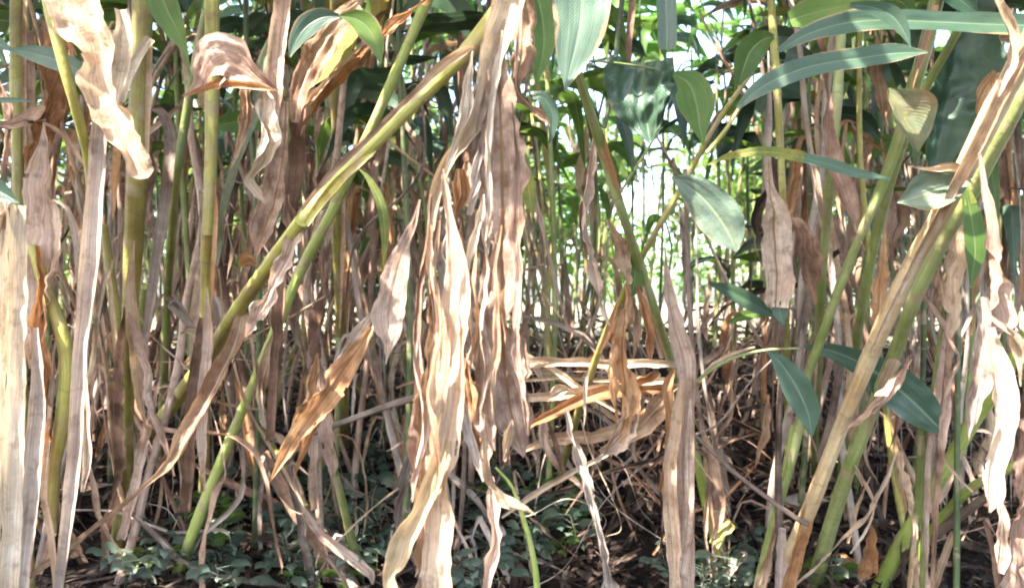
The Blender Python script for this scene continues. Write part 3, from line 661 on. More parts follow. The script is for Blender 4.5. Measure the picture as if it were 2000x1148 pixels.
# ---------------------------------------------------------------- the big hanging cluster in the centre
T('dry_leaf_cluster', 'big sunlit cluster of pale dead leaves hanging in the very centre from the top edge', 'dead leaves',
  sh('pale', (1.22, 1.26, 1.3), [(1012, -80, 90), (996, 0, 84), (968, 80, 78), (950, 160, 60), (930, 240, 40), (880, 310, 34), (852, 380, 30), (844, 450, 18)], name='sheath', curl=1.1, rag=.08, crump=.16),
  sh('grey', (1.24, 1.3), [(990, 40, 30), (962, 150, 34), (940, 250, 36), (934, 330, 34), (915, 420, 14)], name='sheath', curl=1.1, roll=(20,)),
  lf('pale', 1.24, [(924, 100, 4), (916, 160, 22), (910, 230, 34), (884, 300, 24), (862, 350, 10)], shred=.06),
  lf('tan', 1.27, [(1014, -60, 60), (1016, 40, 76), (1012, 110, 72), (1008, 170, 44), (1030, 200, 30), (1056, 224, 24), (1074, 246, 3)], fold=.1, roll=(-10, 0, 20), crump=.12),
  lf('mottle', (1.25, 1.3, 1.3), [(972, 120, 30), (976, 200, 66), (980, 300, 92), (982, 400, 96), (980, 500, 84), (980, 600, 96), (984, 700, 104), (996, 790, 88), (1010, 850, 50), (1024, 892, 6)],
     fold=.28, crump=.10, rag=.09, wave=.14, m=9, roll=(0, 5, -8, 6, 0)),
  lf('pink', 1.32, [(944, 580, 10), (938, 660, 46), (936, 740, 60), (946, 820, 54), (960, 880, 20)], crump=.2),
  lf('orange', 1.34, [(906, 690, 20), (920, 780, 42), (930, 840, 34), (940, 900, 8)]),
  lf('orange', 1.36, [(900, 330, 20), (900, 380, 44), (890, 420, 10)]),
  lf('pink', 1.28, [(866, 340, 8), (874, 420, 36), (884, 500, 64), (886, 580, 60), (876, 680, 40), (866, 780, 10)], shred=.08),
  lf('tan', (1.22, 1.2), [(866, 330, 4), (878, 420, 14), (892, 520, 40), (892, 610, 60), (886, 700, 68), (878, 790, 60), (864, 880, 56), (856, 960, 62), (858, 1050, 60), (850, 1150, 64), (846, 1300, 60)],
     fold=.3, crump=.10, rag=.06, wave=.12, m=8, roll=(10, 0, -10, 15, -10, 5)),
  lf('tan', 1.25, [(842, 440, 10), (838, 540, 22), (846, 620, 44), (840, 740, 64), (832, 860, 52), (832, 980, 44), (834, 1100, 40), (832, 1300, 40)], crump=.16, roll=(0, 20, -20, 10)),
  lf('ochre', (1.2, 1.17), [(876, 860, 10), (852, 930, 44), (824, 990, 40), (792, 1044, 56), (778, 1092, 52), (764, 1120, 30), (768, 1160, 34), (790, 1300, 30)], label='golden tan leaf curling to the left',
     crump=.08, rag=.03, wave=.1, roll=(0, 20, -10, 20)),
  lf('brown', 1.28, [(842, 380, 6), (832, 480, 12), (816, 580, 12), (812, 680, 16), (824, 760, 10)], roll=(30,)),
  lf('pink', 1.3, [(822, 700, 8), (826, 800, 36), (818, 900, 30), (828, 1000, 30), (824, 1160, 30)]),
  lf('pale', 1.23, [(946, 850, 8), (950, 890, 32), (962, 940, 34), (986, 968, 34), (1016, 980, 20), (1046, 1004, 3)], roll=(0, 30, -20), fold=.3),
  lf('pink', 1.24, [(958, 930, 14), (964, 1000, 34), (968, 1060, 34), (952, 1120, 36), (946, 1180, 34), (940, 1300, 30)], roll=(0, -15, 20), crump=.12),
  lf('pale', 1.22, [(1000, 820, 16), (1000, 850, 40), (992, 880, 28), (984, 900, 6)], shred=.1),
  lf('pale', 1.22, [(944, 380, 6), (932, 440, 22), (916, 500, 16), (912, 560, 4)], shred=.08),
  lf('grey', 1.26, [(952, 240, 10), (938, 320, 24), (926, 370, 18), (912, 400, 4)]),
  lf('pale', 1.19, [(980, 60, 6), (962, 180, 16), (950, 300, 20), (956, 400, 12), (948, 470, 3)], name='torn_strip', roll=(0, 50, -20)),
  lf('pink', 1.2, [(1000, 200, 5), (1010, 330, 18), (1006, 440, 22), (1016, 560, 16), (1008, 680, 20), (1018, 760, 4)], name='torn_strip', roll=(20, -50, 30)),
  lf('mottle', 1.21, [(940, 420, 4), (950, 520, 22), (938, 620, 26), (950, 720, 18), (940, 800, 4)], name='torn_strip', roll=(0, 50, 0, -40)),
  lf('tan', 1.18, [(858, 430, 4), (850, 520, 16), (862, 640, 20), (846, 760, 24), (856, 880, 14), (846, 980, 4)], name='torn_strip', roll=(10, -50, 30)),
  lf('pale', 1.2, [(842, 470, 3), (846, 540, 14), (858, 600, 18), (862, 680, 8), (858, 730, 2)], name='torn_strip'),
  lf('orange', 1.21, [(930, 480, 3), (924, 560, 16), (930, 640, 12), (918, 720, 3)], name='torn_strip', roll=(40,)),
  lf('pink', 1.22, [(820, 640, 3), (812, 720, 20), (826, 820, 26), (812, 920, 18), (806, 980, 3)], name='torn_strip', roll=(0, 40, -30)),
  lf('brown', 1.26, [(900, 420, 4), (906, 500, 20), (914, 600, 14), (922, 680, 3)], name='torn_strip'),
  lf('mottle', 1.22, [(1002, 640, 4), (1012, 720, 20), (1020, 790, 18), (1030, 850, 3)], name='torn_strip', roll=(-40, 20)),
  lf('grey', 1.23, [(880, 700, 4), (906, 800, 22), (926, 880, 24), (944, 940, 4)], name='torn_strip', roll=(20, -30)),
  lf('tan', 1.2, [(980, 440, 3), (968, 540, 14), (972, 660, 18), (960, 760, 14), (966, 830, 3)], name='torn_strip', roll=(-50, 30)),
  lf('pink', 1.24, [(838, 960, 8), (826, 1040, 22), (838, 1110, 24), (830, 1200, 20)], name='torn_strip'))
T('grey_dry_strip', 'grey curled dry strip behind the foot of the big central cluster', 'dry leaf',
  lf('grey', 2.0, [(806, 860, 10), (790, 930, 24), (778, 1000, 26), (780, 1050, 18)], roll=(0, 25)))
T('green_twig', 'thin pale green twig curving down to the ground right of the central cluster', 'twig',
  st('lime', 1.6, [(968, 912, 4), (1000, 950, 6), (1022, 1010, 9), (1040, 1080, 11), (1050, 1160, 12), (1054, 1320, 12)]))
T('yellowing_leaf', 'slim yellow-green leaf hanging at the right edge of the central cluster', 'leaf',
  lf('gold', 1.7, [(1014, 270, 3), (1024, 320, 22), (1034, 380, 28), (1042, 425, 4)]))
T('green_leaf', 'dark green arched leaf just right of the central cluster top', 'leaf',
  lf('gdark', 1.75, [(1040, 190, 10), (1060, 190, 24), (1078, 220, 26), (1078, 262, 12), (1072, 280, 3)]),
  lf('gleaf', 1.8, [(1040, -40, 30), (1058, 30, 56), (1062, 90, 44), (1050, 150, 12), (1046, 170, 3)]))

# ---------------------------------------------------------------- centre right
T('blue_green_leaf', 'large blue-green leaf hanging from the top edge, white sunlit V near its tip', 'leaf',
  lf('gblue', 1.3, [(1150, -80, 100), (1138, -20, 116), (1134, 40, 108), (1124, 90, 84), (1114, 130, 50), (1104, 178, 3)], fold=.12, roll=(0,), m=8, face=Vector((0.1, 1, 0.5))))
T('blue_green_leaf', 'deeply wrinkled dark blue leaf hanging from a level twig', 'leaf',
  lf('gblue', 1.6, [(1258, 122, 118), (1254, 160, 136), (1256, 205, 116), (1264, 245, 66), (1270, 276, 14)], fold=.25, crump=.2, wave=.35, m=14, n=44, rag=.05, wf=16),
  lf('gdark', 1.64, [(1318, 150, 20), (1330, 200, 32), (1334, 250, 16), (1336, 290, 4)]),
  ('twig', 'green', 1.58, [(1140, 118, 4), (1190, 122, 5), (1250, 130, 5), (1340, 146, 5)], {}))
T('green_leaf', 'yellow-green leaf with an orange centre spot beside the wrinkled blue leaf', 'leaf',
  lf('gleaf', 1.5, [(1316, 144, 12), (1346, 166, 66), (1360, 206, 74), (1366, 244, 40), (1374, 284, 4)], fold=.12, m=6, roll=(0,)))
T('green_leaf', 'drooping narrow dark leaf with a long tip below the wrinkled blue leaf', 'leaf',
  lf('gdark', 1.8, [(1204, 196, 8), (1216, 240, 26), (1228, 285, 20), (1236, 336, 3)]))
T('leafy_stalk', 'green stalk slanting right from the sunlit V leaf down to the sticks', 'stalk',
  st('green', (1.5, 1.7, 2.1, 3.35), [(1128, 140, 15), (1150, 210, 19), (1178, 300, 19), (1214, 410, 19), (1250, 520, 19), (1286, 630, 19), (1310, 710, 16), (1330, 820, 14), (1346, 960, 14)]),
  sh('orange', (1.6, 1.7), [(1160, 232, 10), (1172, 270, 22), (1196, 340, 14), (1216, 390, 4)], curl=.9),
  sh('tan', 1.9, [(1256, 560, 4), (1270, 620, 12), (1292, 700, 10)], curl=.8))
T('leafy_stalk', 'thin olive twig crossing the slanting green stalk like an X', 'twig',
  st('olive', (1.7, 1.8, 2.2, 3.3), [(1470, 140, 9), (1400, 240, 10), (1340, 350, 11), (1282, 450, 11), (1224, 560, 12), (1176, 670, 13), (1138, 780, 14), (1104, 890, 14), (1090, 950, 14)]),
  sh('orange', 2.0, [(1206, 590, 6), (1190, 640, 18), (1170, 690, 6)], curl=.6))
T('twig', 'thin dark twig rising from the X of stalks towards the wrinkled leaf', 'twig',
  st('green', 2.0, [(1210, 380, 5), (1240, 330, 6), (1266, 290, 5), (1290, 250, 4)]))
T('dry_leaf', 'long twisted pink dry leaf hanging left of the slanting green stalk', 'dry leaf',
  lf('pink', 1.8, [(1168, 240, 5), (1152, 320, 20), (1140, 400, 26), (1146, 470, 30), (1162, 540, 26), (1174, 590, 22), (1192, 636, 6)], roll=(0, 40, 0, -30), crump=.2),
  lf('brown', 1.84, [(1156, 300, 6), (1142, 360, 12), (1134, 430, 10), (1150, 520, 4)]))
T('dry_leaf', 'tan dry leaf bent around the crossing of the two stalks', 'dry leaf',
  lf('tan', 1.85, [(1186, 430, 12), (1208, 480, 34), (1222, 530, 36), (1226, 556, 10)], roll=(10,)),
  lf('orange', 1.86, [(1240, 470, 22), (1224, 480, 34), (1214, 500, 14)]),
  lf('gleaf', 1.9, [(1232, 500, 10), (1240, 520, 28), (1238, 560, 26), (1230, 580, 6)]))
T('dry_leaf_cluster', 'bunch of orange dead leaves hanging where the thin twig crosses the slanting stalk', 'dead leaves',
  lf('orange', 1.9, [(1222, 556, 16), (1218, 620, 40), (1216, 700, 54), (1222, 770, 54), (1216, 830, 44), (1184, 884, 30)], fold=.3, m=7),
  lf('orange', 1.94, [(1208, 620, 8), (1200, 700, 26), (1200, 760, 22), (1206, 820, 8)]),
  lf('orange', 1.88, [(1246, 556, 8), (1258, 610, 28), (1266, 660, 30), (1270, 700, 10)], roll=(0, 20)),
  lf('brown', 1.92, [(1234, 580, 8), (1240, 640, 20), (1236, 700, 6)]),
  lf('mottle', 1.9, [(1240, 770, 20), (1226, 830, 48), (1186, 876, 34), (1160, 900, 10)]))
T('dry_pseudostem', 'tall pinkish dead stalk with hanging sheaths right of the orange leaf bunch', 'dead stalk',
  sh('pink', 2.0, [(1298, 480, 3), (1304, 560, 24), (1318, 640, 46), (1336, 700, 50), (1340, 780, 40), (1332, 900, 46), (1338, 1010, 44), (1330, 1100, 50), (1322, 1200, 50)], curl=1.0, crump=.16),
  sh('tan', 1.96, [(1330, 740, 14), (1318, 830, 26), (1306, 930, 32), (1312, 1040, 34), (1320, 1160, 30)], curl=.8, crump=.2),
  sh('orange', 2.04, [(1316, 720, 10), (1302, 760, 30), (1310, 840, 24), (1290, 960, 20)], crump=.3),
  sh('mottle', 1.98, [(1348, 780, 6), (1346, 880, 20), (1344, 1000, 22), (1330, 1120, 26)], curl=.8))
T('dry_leaf', 'bent tan dry leaf bridging left from the pinkish dead stalk above the ground', 'dry leaf',
  lf('tan', 2.1, [(1334, 750, 16), (1300, 776, 44), (1262, 820, 40), (1220, 852, 30), (1170, 880, 18)], roll=(0, 15), crump=.16),
  lf('orange', 2.14, [(1300, 770, 20), (1270, 800, 40), (1230, 850, 26)]),
  lf('orange', 2.16, [(1286, 724, 8), (1260, 736, 26), (1226, 742, 18), (1206, 744, 6)]))
T('fallen_leaf', 'pale level dry leaf stalk, highest of those lying behind the orange leaf bunch', 'dry leaf',
  lf('pale', 2.3, [(1000, 724, 14), (1040, 710, 20), (1110, 706, 18), (1190, 712, 18), (1260, 710, 16), (1330, 714, 14)], fold=.6, roll=(10,), wave=.07, crump=.05, dyn=.25, rag=.04))
T('fallen_leaf', 'brown level dry leaf stalk, middle of those lying behind the orange leaf bunch', 'dry leaf',
  lf('tan', 2.26, [(1000, 778, 14), (1080, 772, 18), (1160, 764, 26), (1230, 748, 16), (1310, 742, 12)], fold=.6, wave=.07, crump=.05, dyn=.25, rag=.04))
T('fallen_leaf', 'tan dry leaf stalk sloping up to the right from the mottled leaf tip', 'dry leaf',
  lf('orange', 2.2, [(1024, 836, 10), (1080, 806, 20), (1140, 776, 22), (1200, 762, 26), (1300, 760, 14)], fold=.5, wave=.07, crump=.05, dyn=.25, rag=.04))
T('fallen_leaf', 'thin pale straw lying just under the highest level dry leaf stalk', 'dry leaf',
  lf('pale', 2.4, [(1010, 744, 5), (1090, 738, 9), (1180, 742, 8), (1290, 732, 5)], fold=.6, wave=.07, crump=.05, dyn=.25, rag=.04))
T('fallen_leaf', 'narrow tan straw crossing the level dry leaf stalks from upper left to lower right', 'dry leaf',
  lf('tan', 2.3, [(1030, 690, 4), (1090, 728, 12), (1150, 770, 12), (1220, 812, 5)], fold=.6, wave=.07, crump=.05, dyn=.25, rag=.04))
T('fallen_leaf', 'broad sagging tan leaf low behind the hooked white-tipped strip', 'dry leaf',
  lf('tan', 2.5, [(1020, 880, 8), (1080, 856, 24), (1160, 850, 26), (1240, 826, 20), (1320, 800, 8)], fold=.5, wave=.07, crump=.05, dyn=.25, rag=.04))
T('fallen_leaf', 'pale bent straw lying from the orange leaf bunch towards the lower left', 'dry leaf',
  lf('pale', 2.4, [(1200, 880, 6), (1120, 920, 12), (1040, 966, 12), (980, 1010, 5)], fold=.6, wave=.07, crump=.05, dyn=.25, rag=.04))
T('sun_bleached_scrap', 'small star-shaped white scrap lying on the middle level stalk', 'dry leaf',
  lf('pale', 2.22, [(1074, 776, 6), (1086, 764, 30), (1104, 760, 16), (1122, 764, 4)], crump=.4))
T('dry_leaf', 'hooked white-tipped strip hanging on the thin olive twig above the litter', 'dry leaf',
  lf('pale', 2.1, [(1150, 716, 5), (1142, 760, 11), (1142, 800, 9), (1140, 832, 2)]))
T('grey_dry_strip', 'grey dry strip leaning to the bottom edge below the level stalks', 'dry leaf',
  lf('grey', 2.0, [(1106, 800, 8), (1124, 880, 26), (1144, 950, 22), (1168, 1040, 22), (1184, 1110, 30), (1196, 1200, 30)], roll=(0, 20, -10)))
T('leafy_stalk', 'small green stalk foot wrapped in a brown flap right of the pinkish dead stalk', 'stalk',
  st('lime', (2.6, 2.75), [(1346, 830, 11), (1362, 900, 16), (1380, 980, 20), (1398, 1050, 24), (1414, 1100, 24)]),
  sh('brown', 2.5, [(1372, 840, 10), (1390, 900, 30), (1404, 960, 32), (1402, 1010, 26), (1392, 1050, 8)], roll=(10,)),
  sh('yellow', 2.6, [(1426, 1016, 20), (1404, 1036, 24), (1390, 1062, 20)], crump=.4, shred=.15, rag=.3))
T('bleached_stalk', 'thin pale grey upright pole in the bright gap', 'dead stalk',
  st('grey', 2.6, [(1338, 330, 8), (1342, 460, 10), (1346, 580, 11), (1354, 700, 10), (1364, 790, 9), (1380, 900, 8)]),)
T('bleached_stalk', 'thin brownish pole close behind the pale grey pole in the bright gap', 'dead stalk',
  st('grey', 2.8, [(1360, 420, 5), (1362, 540, 6), (1364, 640, 7), (1374, 740, 7), (1390, 840, 6)]))
T('vine', 'brown cord-like vine sloping down right from the pinkish dead stalk', 'vine',
  ('vine', 'stick', (2.2, 2.1), [(1352, 844, 7), (1400, 890, 8), (1450, 935, 9), (1510, 980, 10), (1556, 1012, 11), (1580, 1024, 9)], {}))
T('vine', 'thin pale tendril forking towards the dark green lower leaf', 'vine',
  ('vine', 'green', 2.1, [(1352, 752, 5), (1384, 726, 7), (1430, 700, 6), (1490, 684, 5), (1560, 680, 4)], {}),
  ('vine', 'tan', 2.12, [(1376, 726, 4), (1400, 706, 9), (1440, 688, 9), (1474, 678, 4)], {}),
  ('vine', 'stick', 2.1, [(1352, 850, 4), (1400, 830, 5), (1440, 780, 4), (1470, 740, 4), (1510, 700, 3)], {}))
T('dry_leaf', 'tiny white-tipped dry leaf hanging in the dark hollow right of the pinkish dead stalk', 'dry leaf',
  lf('tan', 2.2, [(1424, 740, 4), (1430, 766, 13), (1424, 810, 14), (1408, 840, 8), (1390, 860, 4)], roll=(0, 30)))
T('grey_green_leaf', 'grey-green leaf, edges sunlit white, hanging over the bright gap', 'leaf',
  lf('gmist', 1.45, [(1312, 346, 4), (1340, 360, 44), (1376, 390, 76), (1408, 430, 84), (1428, 466, 56), (1438, 492, 3)], fold=.28, wave=.25, crump=.08, m=8, roll=(0,), face=Vector((0, 1, .35))))
T('green_leaf', 'long narrow arched leaf with a reddish margin above the grey-green leaf', 'leaf',
  lf('gold', 1.5, [(1382, 322, 4), (1430, 304, 14), (1500, 297, 22), (1570, 308, 24)], name='leaf_base', roll=(15,)),
  lf('gblue', 1.5, [(1560, 306, 20), (1620, 322, 26), (1680, 340, 20), (1740, 350, 5)], roll=(15,)))
T('blue_green_leaf', 'long slender blue-green leaf rising to the right, sunlit at its pointed end', 'leaf',
  lf('gblue', 1.4, [(1440, 212, 8), (1476, 178, 30), (1530, 148, 42), (1600, 126, 42), (1680, 114, 42), (1750, 104, 36), (1812, 102, 4)], roll=(20,), face=Vector((0, 1, .3))),
  ('twig', 'olive', 1.42, [(1448, 204, 7), (1420, 250, 8), (1380, 300, 8)], {}))
T('blue_green_leaf', 'longest blue-green leaf reaching to the top right above the slender one', 'leaf',
  lf('gblue', 1.45, [(1520, 100, 10), (1580, 66, 34), (1660, 44, 46), (1750, 40, 42), (1850, 44, 40), (1930, 48, 44), (2010, 50, 40)], roll=(25,), face=Vector((0, 1, .3))))
T('green_leaf', 'yellow-green leaf at the top with a nibbled left end', 'leaf',
  lf('gleaf', 1.5, [(1542, 40, 30), (1574, 30, 56), (1620, 18, 44), (1680, 8, 24), (1720, 4, 6)], roll=(0,)))
T('blue_green_leaf', 'white glinting leaf tip drooping over the longest blue-green leaf', 'leaf',
  lf('gblue', 1.42, [(1660, 10, 8), (1700, 14, 26), (1740, 30, 36), (1764, 60, 22), (1778, 92, 3)], roll=(-30, -10)))
T('green_leaf', 'green leaf hanging by its stalk left of the slender blue-green leaf', 'leaf',
  lf('gleaf', 1.6, [(1512, 72, 10), (1490, 78, 40), (1466, 100, 56), (1452, 136, 42), (1444, 166, 6)], roll=(0,)))
T('green_leaf', 'grey-green blade hanging straight down from the top edge above the wrinkled leaf', 'leaf',
  lf('gmist', 1.5, [(1300, -60, 34), (1300, 0, 40), (1302, 50, 38), (1302, 90, 36), (1302, 98, 20)], fold=.35))
T('dry_pseudostem', 'brown sheath hanging from the top edge left of the straight grey-green blade', 'dead stalk',
  sh('brown', 2.0, [(1238, -60, 16), (1234, 20, 18), (1228, 80, 18), (1226, 126, 12)], curl=1.3),
  st('deep', 2.1, [(1222, -60, 10), (1206, 80, 10), (1196, 170, 9), (1180, 250, 9)]))
T('leafy_stalk', 'upright green stalk with a withered neck carrying the mottled hanging leaf', 'stalk',
  st('olive', (2.1, 2.1, 2.2, 3.3), [(1502, -60, 14), (1510, 60, 15), (1518, 180, 15), (1524, 280, 14), (1530, 420, 13), (1536, 640, 13), (1540, 950, 12)]),
  sh('grey', 2.05, [(1500, 100, 4), (1502, 200, 12), (1496, 300, 22), (1492, 380, 12)], curl=.9))
T('dry_leaf', 'mottled brown hanging leaf, broad and blunt, right of the bright gap', 'dry leaf',
  lf('mottle', 1.9, [(1500, 300, 8), (1504, 370, 22), (1512, 430, 56), (1516, 500, 62), (1516, 560, 58), (1514, 600, 40)], crump=.1, rag=.06, m=7),
  lf('gblue', 1.92, [(1518, 590, 20), (1524, 612, 30), (1530, 634, 6)], name='leaf_tip'))
T('dry_leaf', 'dark brown leaf tucked behind the mottled hanging leaf, slanting right', 'dry leaf',
  lf('brown', 2.0, [(1540, 430, 20), (1560, 480, 44), (1576, 540, 42), (1590, 595, 8)]),
  lf('dark', 2.0, [(1500, 370, 8), (1480, 400, 24), (1474, 440, 18), (1484, 470, 6)]))
T('leafy_stalk', 'upright olive stalk running from the top to the thicket between two hanging leaves', 'stalk',
  st('green', (2.0, 2.0, 2.3, 3.4), [(1650, -60, 18), (1644, 40, 18), (1636, 180, 19), (1624, 330, 18), (1612, 460, 17), (1602, 600, 17), (1594, 800, 16), (1590, 930, 15)]))
T('dry_leaf', 'slim spindle-shaped brown leaf hanging against the upright olive stalk', 'dry leaf',
  lf('pink', 1.85, [(1622, 180, 4), (1616, 240, 26), (1626, 320, 36), (1644, 380, 48), (1658, 420, 34), (1670, 452, 6), (1690, 490, 3)], fold=.35, crump=.08, rag=.05))
T('leafy_stalk', 'green stalk leaning right with a tan upper sheath, passing under the round pale leaf', 'stalk',
  st('green', (1.7, 2.0, 2.4), [(1850, -60, 26), (1830, 0, 26), (1806, 100, 26), (1782, 180, 25), (1756, 270, 22), (1720, 370, 20), (1680, 460, 18), (1640, 560, 18), (1604, 660, 18), (1576, 740, 16), (1556, 860, 16), (1520, 990, 18), (1492, 1100, 20)]),
  sh('tan', (1.68, 1.7), [(1822, 10, 20), (1806, 70, 24), (1790, 130, 14), (1778, 180, 6)], curl=1.0))
T('leafy_stalk', 'second green leaning stalk close beside the one under the round pale leaf', 'stalk',
  st('green', (1.8, 2.0, 2.4, 3.3), [(1900, 0, 14), (1860, 80, 15), (1820, 150, 16), (1790, 210, 18), (1750, 320, 20), (1716, 440, 20), (1690, 560, 18), (1668, 700, 18), (1650, 850, 17), (1640, 950, 16)]))
T('yellowing_leaf', 'round pale yellow-grey leaf with a pinkish edge in front of two leaning stalks', 'leaf',
  lf('gpale', 1.55, [(1736, 172, 3), (1742, 190, 52), (1754, 212, 84), (1768, 238, 88), (1782, 264, 62), (1788, 280, 34), (1794, 298, 2)], fold=.3, curl=.7, wave=.3, crump=.09, m=8, roll=(0, 15, -10), face=Vector((.1, 1, .1))))
T('grey_green_leaf', 'curled blue-green leaf with a folded white edge touching the orange diagonal stalk', 'leaf',
  lf('gmist', 1.5, [(1900, 348, 4), (1864, 358, 56), (1820, 374, 84), (1784, 388, 70), (1752, 396, 3)], fold=.3, wave=.3, crump=.09, curl=.6, m=8, roll=(-10,)),
  lf('pale', 1.48, [(1780, 326, 4), (1820, 334, 14), (1866, 336, 22), (1900, 360, 3)], name='folded_edge', roll=(20,)))
T('dark_green_leaf', 'huge dark blue-green leaf hanging in shade behind the leaning stalks at upper right', 'leaf',
  lf('gdark', 2.3, [(1892, -60, 50), (1878, 40, 92), (1858, 150, 118), (1842, 240, 96), (1826, 320, 48), (1812, 372, 3)], fold=.4, wave=.3, crump=.1, curl=.5, roll=(-10, 15, -10, 20), m=9),
  lf('gblue', 2.36, [(1900, -20, 30), (1914, 80, 66), (1912, 180, 74), (1896, 260, 44), (1886, 310, 3)], fold=.3, wave=.3, crump=.08, roll=(20, 0), m=6),
  st('deep', 2.34, [(1880, -80, 9), (1884, 100, 9), (1876, 420, 10), (1870, 800, 11), (1868, 1150, 12)]))
T('dark_green_leaf', 'dark rounded leaf at the top edge above the longest blue-green leaf', 'leaf',
  lf('gdark', 1.7, [(1820, -40, 30), (1862, -10, 56), (1896, 16, 30), (1910, 24, 6)]))
T('dry_leaf', 'small reddish brown leaf beside the top of the orange diagonal stalk', 'dry leaf',
  lf('orange', 1.7, [(1944, 140, 14), (1926, 170, 40), (1910, 205, 32), (1908, 224, 6)]))
T('dry_leaf', 'white bleached leaf ribbon dropping onto the top of the orange diagonal stalk', 'dry leaf',
  lf('pale', 1.3, [(1930, -40, 14), (1950, 10, 18), (1974, 60, 22), (1976, 110, 30), (1958, 160, 22), (1950, 190, 4)], roll=(0, 20, 0)))
T('leafy_stalk', 'thick orange-tan stalk slanting from the top right down to the bottom edge', 'stalk',
  st('amber', (1.35, 1.5, 1.7, 2.0, 2.4), [(2070, -40, 44), (2010, 90, 44), (1944, 210, 42), (1884, 330, 38), (1836, 420, 34), (1784, 510, 32), (1732, 620, 32), (1680, 740, 30), (1636, 850, 28), (1590, 970, 28), (1550, 1070, 28), (1530, 1140, 26)]),
  sh('tan', (1.33, 1.5), [(2040, 30, 20), (1970, 150, 34), (1910, 270, 34), (1868, 350, 30), (1830, 430, 12)], curl=1.2, rag=.08),
  sh('pale', (1.46, 1.7), [(1872, 350, 16), (1830, 430, 22), (1790, 500, 20), (1740, 600, 12), (1700, 690, 6)], curl=1.1),
  sh('orange', (1.95, 2.3), [(1660, 790, 8), (1620, 880, 24), (1576, 1000, 34), (1550, 1090, 34), (1530, 1160, 26)], curl=1.1, crump=.14))
T('leafy_stalk', 'green stalk running parallel below the thick orange-tan diagonal stalk', 'stalk',
  st('green', (1.5, 1.8, 2.3, 2.75), [(2030, 120, 28), (1960, 260, 28), (1900, 370, 28), (1836, 480, 27), (1784, 590, 26), (1744, 700, 26), (1700, 810, 26), (1660, 910, 27), (1628, 1010, 28), (1596, 1120, 28), (1590, 1140, 26)]),
  sh('tan', (2.0, 2.2), [(1740, 700, 34), (1724, 740, 30), (1704, 800, 14), (1692, 850, 4)], curl=1.0))
T('leafy_stalk', 'mid green thin stalk above and right of the green parallel diagonal stalk', 'stalk',
  st('green', (1.9, 2.2), [(2030, 110, 14), (1976, 220, 15), (1936, 310, 15), (1900, 400, 15), (1860, 520, 14)]))
T('dry_leaf', 'twisted dark brown leaf wound across the two parallel diagonal stalks', 'dry leaf',
  lf('brown', 1.9, [(1780, 700, 5), (1744, 740, 20), (1706, 780, 26), (1672, 820, 18), (1640, 850, 5)], roll=(0, 40)))
T('green_leaf', 'yellow-green leaf drooping below the orange-tan diagonal stalk near the right edge', 'leaf',
  lf('gold', 1.62, [(1880, 350, 8), (1892, 400, 30)], name='leaf_base'),
  lf('gleaf', 1.62, [(1886, 372, 16), (1898, 430, 40), (1904, 490, 42), (1900, 530, 22), (1896, 562, 4)], roll=(0,)))
T('dry_leaf_cluster', 'withered bleached leaves hanging in a forked bunch near the right edge', 'dead leaves',
  lf('pink', 1.42, [(1910, 290, 4), (1922, 360, 14), (1936, 430, 20), (1934, 500, 36), (1940, 560, 60), (1946, 620, 70), (1944, 660, 40)], crump=.16),
  lf('grey', 1.4, [(1918, 580, 30), (1912, 660, 56), (1906, 740, 60), (1896, 800, 40), (1890, 860, 8)], crump=.1),
  lf('pale', (1.38, 1.34), [(1932, 640, 16), (1944, 710, 40), (1952, 790, 60), (1946, 860, 54), (1940, 920, 50), (1938, 970, 40), (1932, 1000, 6)], crump=.1, rag=.06, roll=(0, -15, 20), label='white sunlit lower leaf'),
  lf('pale', 1.36, [(1930, 620, 10), (1960, 650, 34), (1982, 700, 24), (1992, 754, 4)], roll=(0, 10)))
T('dry_leaf', 'hanging pink-tan leaf in the lower right corner beyond the white leaf tip', 'dry leaf',
  lf('pink', 1.8, [(1990, 820, 20), (1994, 900, 40), (1996, 1000, 50), (1984, 1080, 44), (1994, 1160, 30)]),
  lf('mottle', 1.7, [(1950, 960, 4), (1956, 1010, 26), (1958, 1070, 28), (1952, 1118, 12)]))
T('dark_green_leaf', 'smooth deep green leaf pointing down in the lower right middle', 'leaf',
  lf('gblue', 1.8, [(1500, 686, 6), (1526, 710, 34), (1556, 756, 56), (1578, 806, 46), (1586, 850, 6)], fold=.15, m=6, roll=(0,), face=Vector((.2, 1, 0))))
T('dark_green_leaf', 'long deep green leaf passing behind the two parallel diagonal stalks', 'leaf',
  lf('gblue', 2.15, [(1570, 676, 6), (1620, 684, 30), (1680, 708, 50), (1736, 744, 76), (1790, 790, 78), (1826, 826, 44), (1850, 850, 5)], fold=.15, m=7, roll=(0,), face=Vector((0, 1, .2))))
T('leafy_stalk', 'bright green stalk leaning right in the lower right corner, pale patch near its top', 'stalk',
  st('lime', (2.2, 2.5, 2.65), [(2010, 650, 24), (1960, 730, 26), (1896, 830, 28), (1840, 930, 28), (1790, 1010, 28), (1750, 1080, 28), (1716, 1150, 28)]),
  sh('tan', 2.4, [(1880, 880, 6), (1840, 960, 18), (1800, 1010, 10)], curl=.8))
T('leafy_stalk', 'green stalk low at the right edge, lying nearly along the ground', 'stalk',
  st('lime', (2.2, 2.6), [(2030, 880, 14), (1960, 920, 16), (1900, 950, 18), (1850, 1000, 18), (1810, 1050, 18), (1780, 1120, 16)]))
T('leafy_stalk', 'dry brown leaning stalk just under the low green one at lower right', 'dead stalk',
  st('stick', (2.3, 2.7), [(1940, 960, 16), (1870, 1010, 20), (1800, 1060, 22), (1740, 1110, 18)]))
T('leafy_stalk', 'slender upright green stem at lower right in front of the leaning stalk', 'stalk',
  st('green', (2.2, 2.4), [(1808, 780, 8), (1800, 860, 13), (1794, 960, 14), (1786, 1060, 15), (1780, 1170, 15)]))
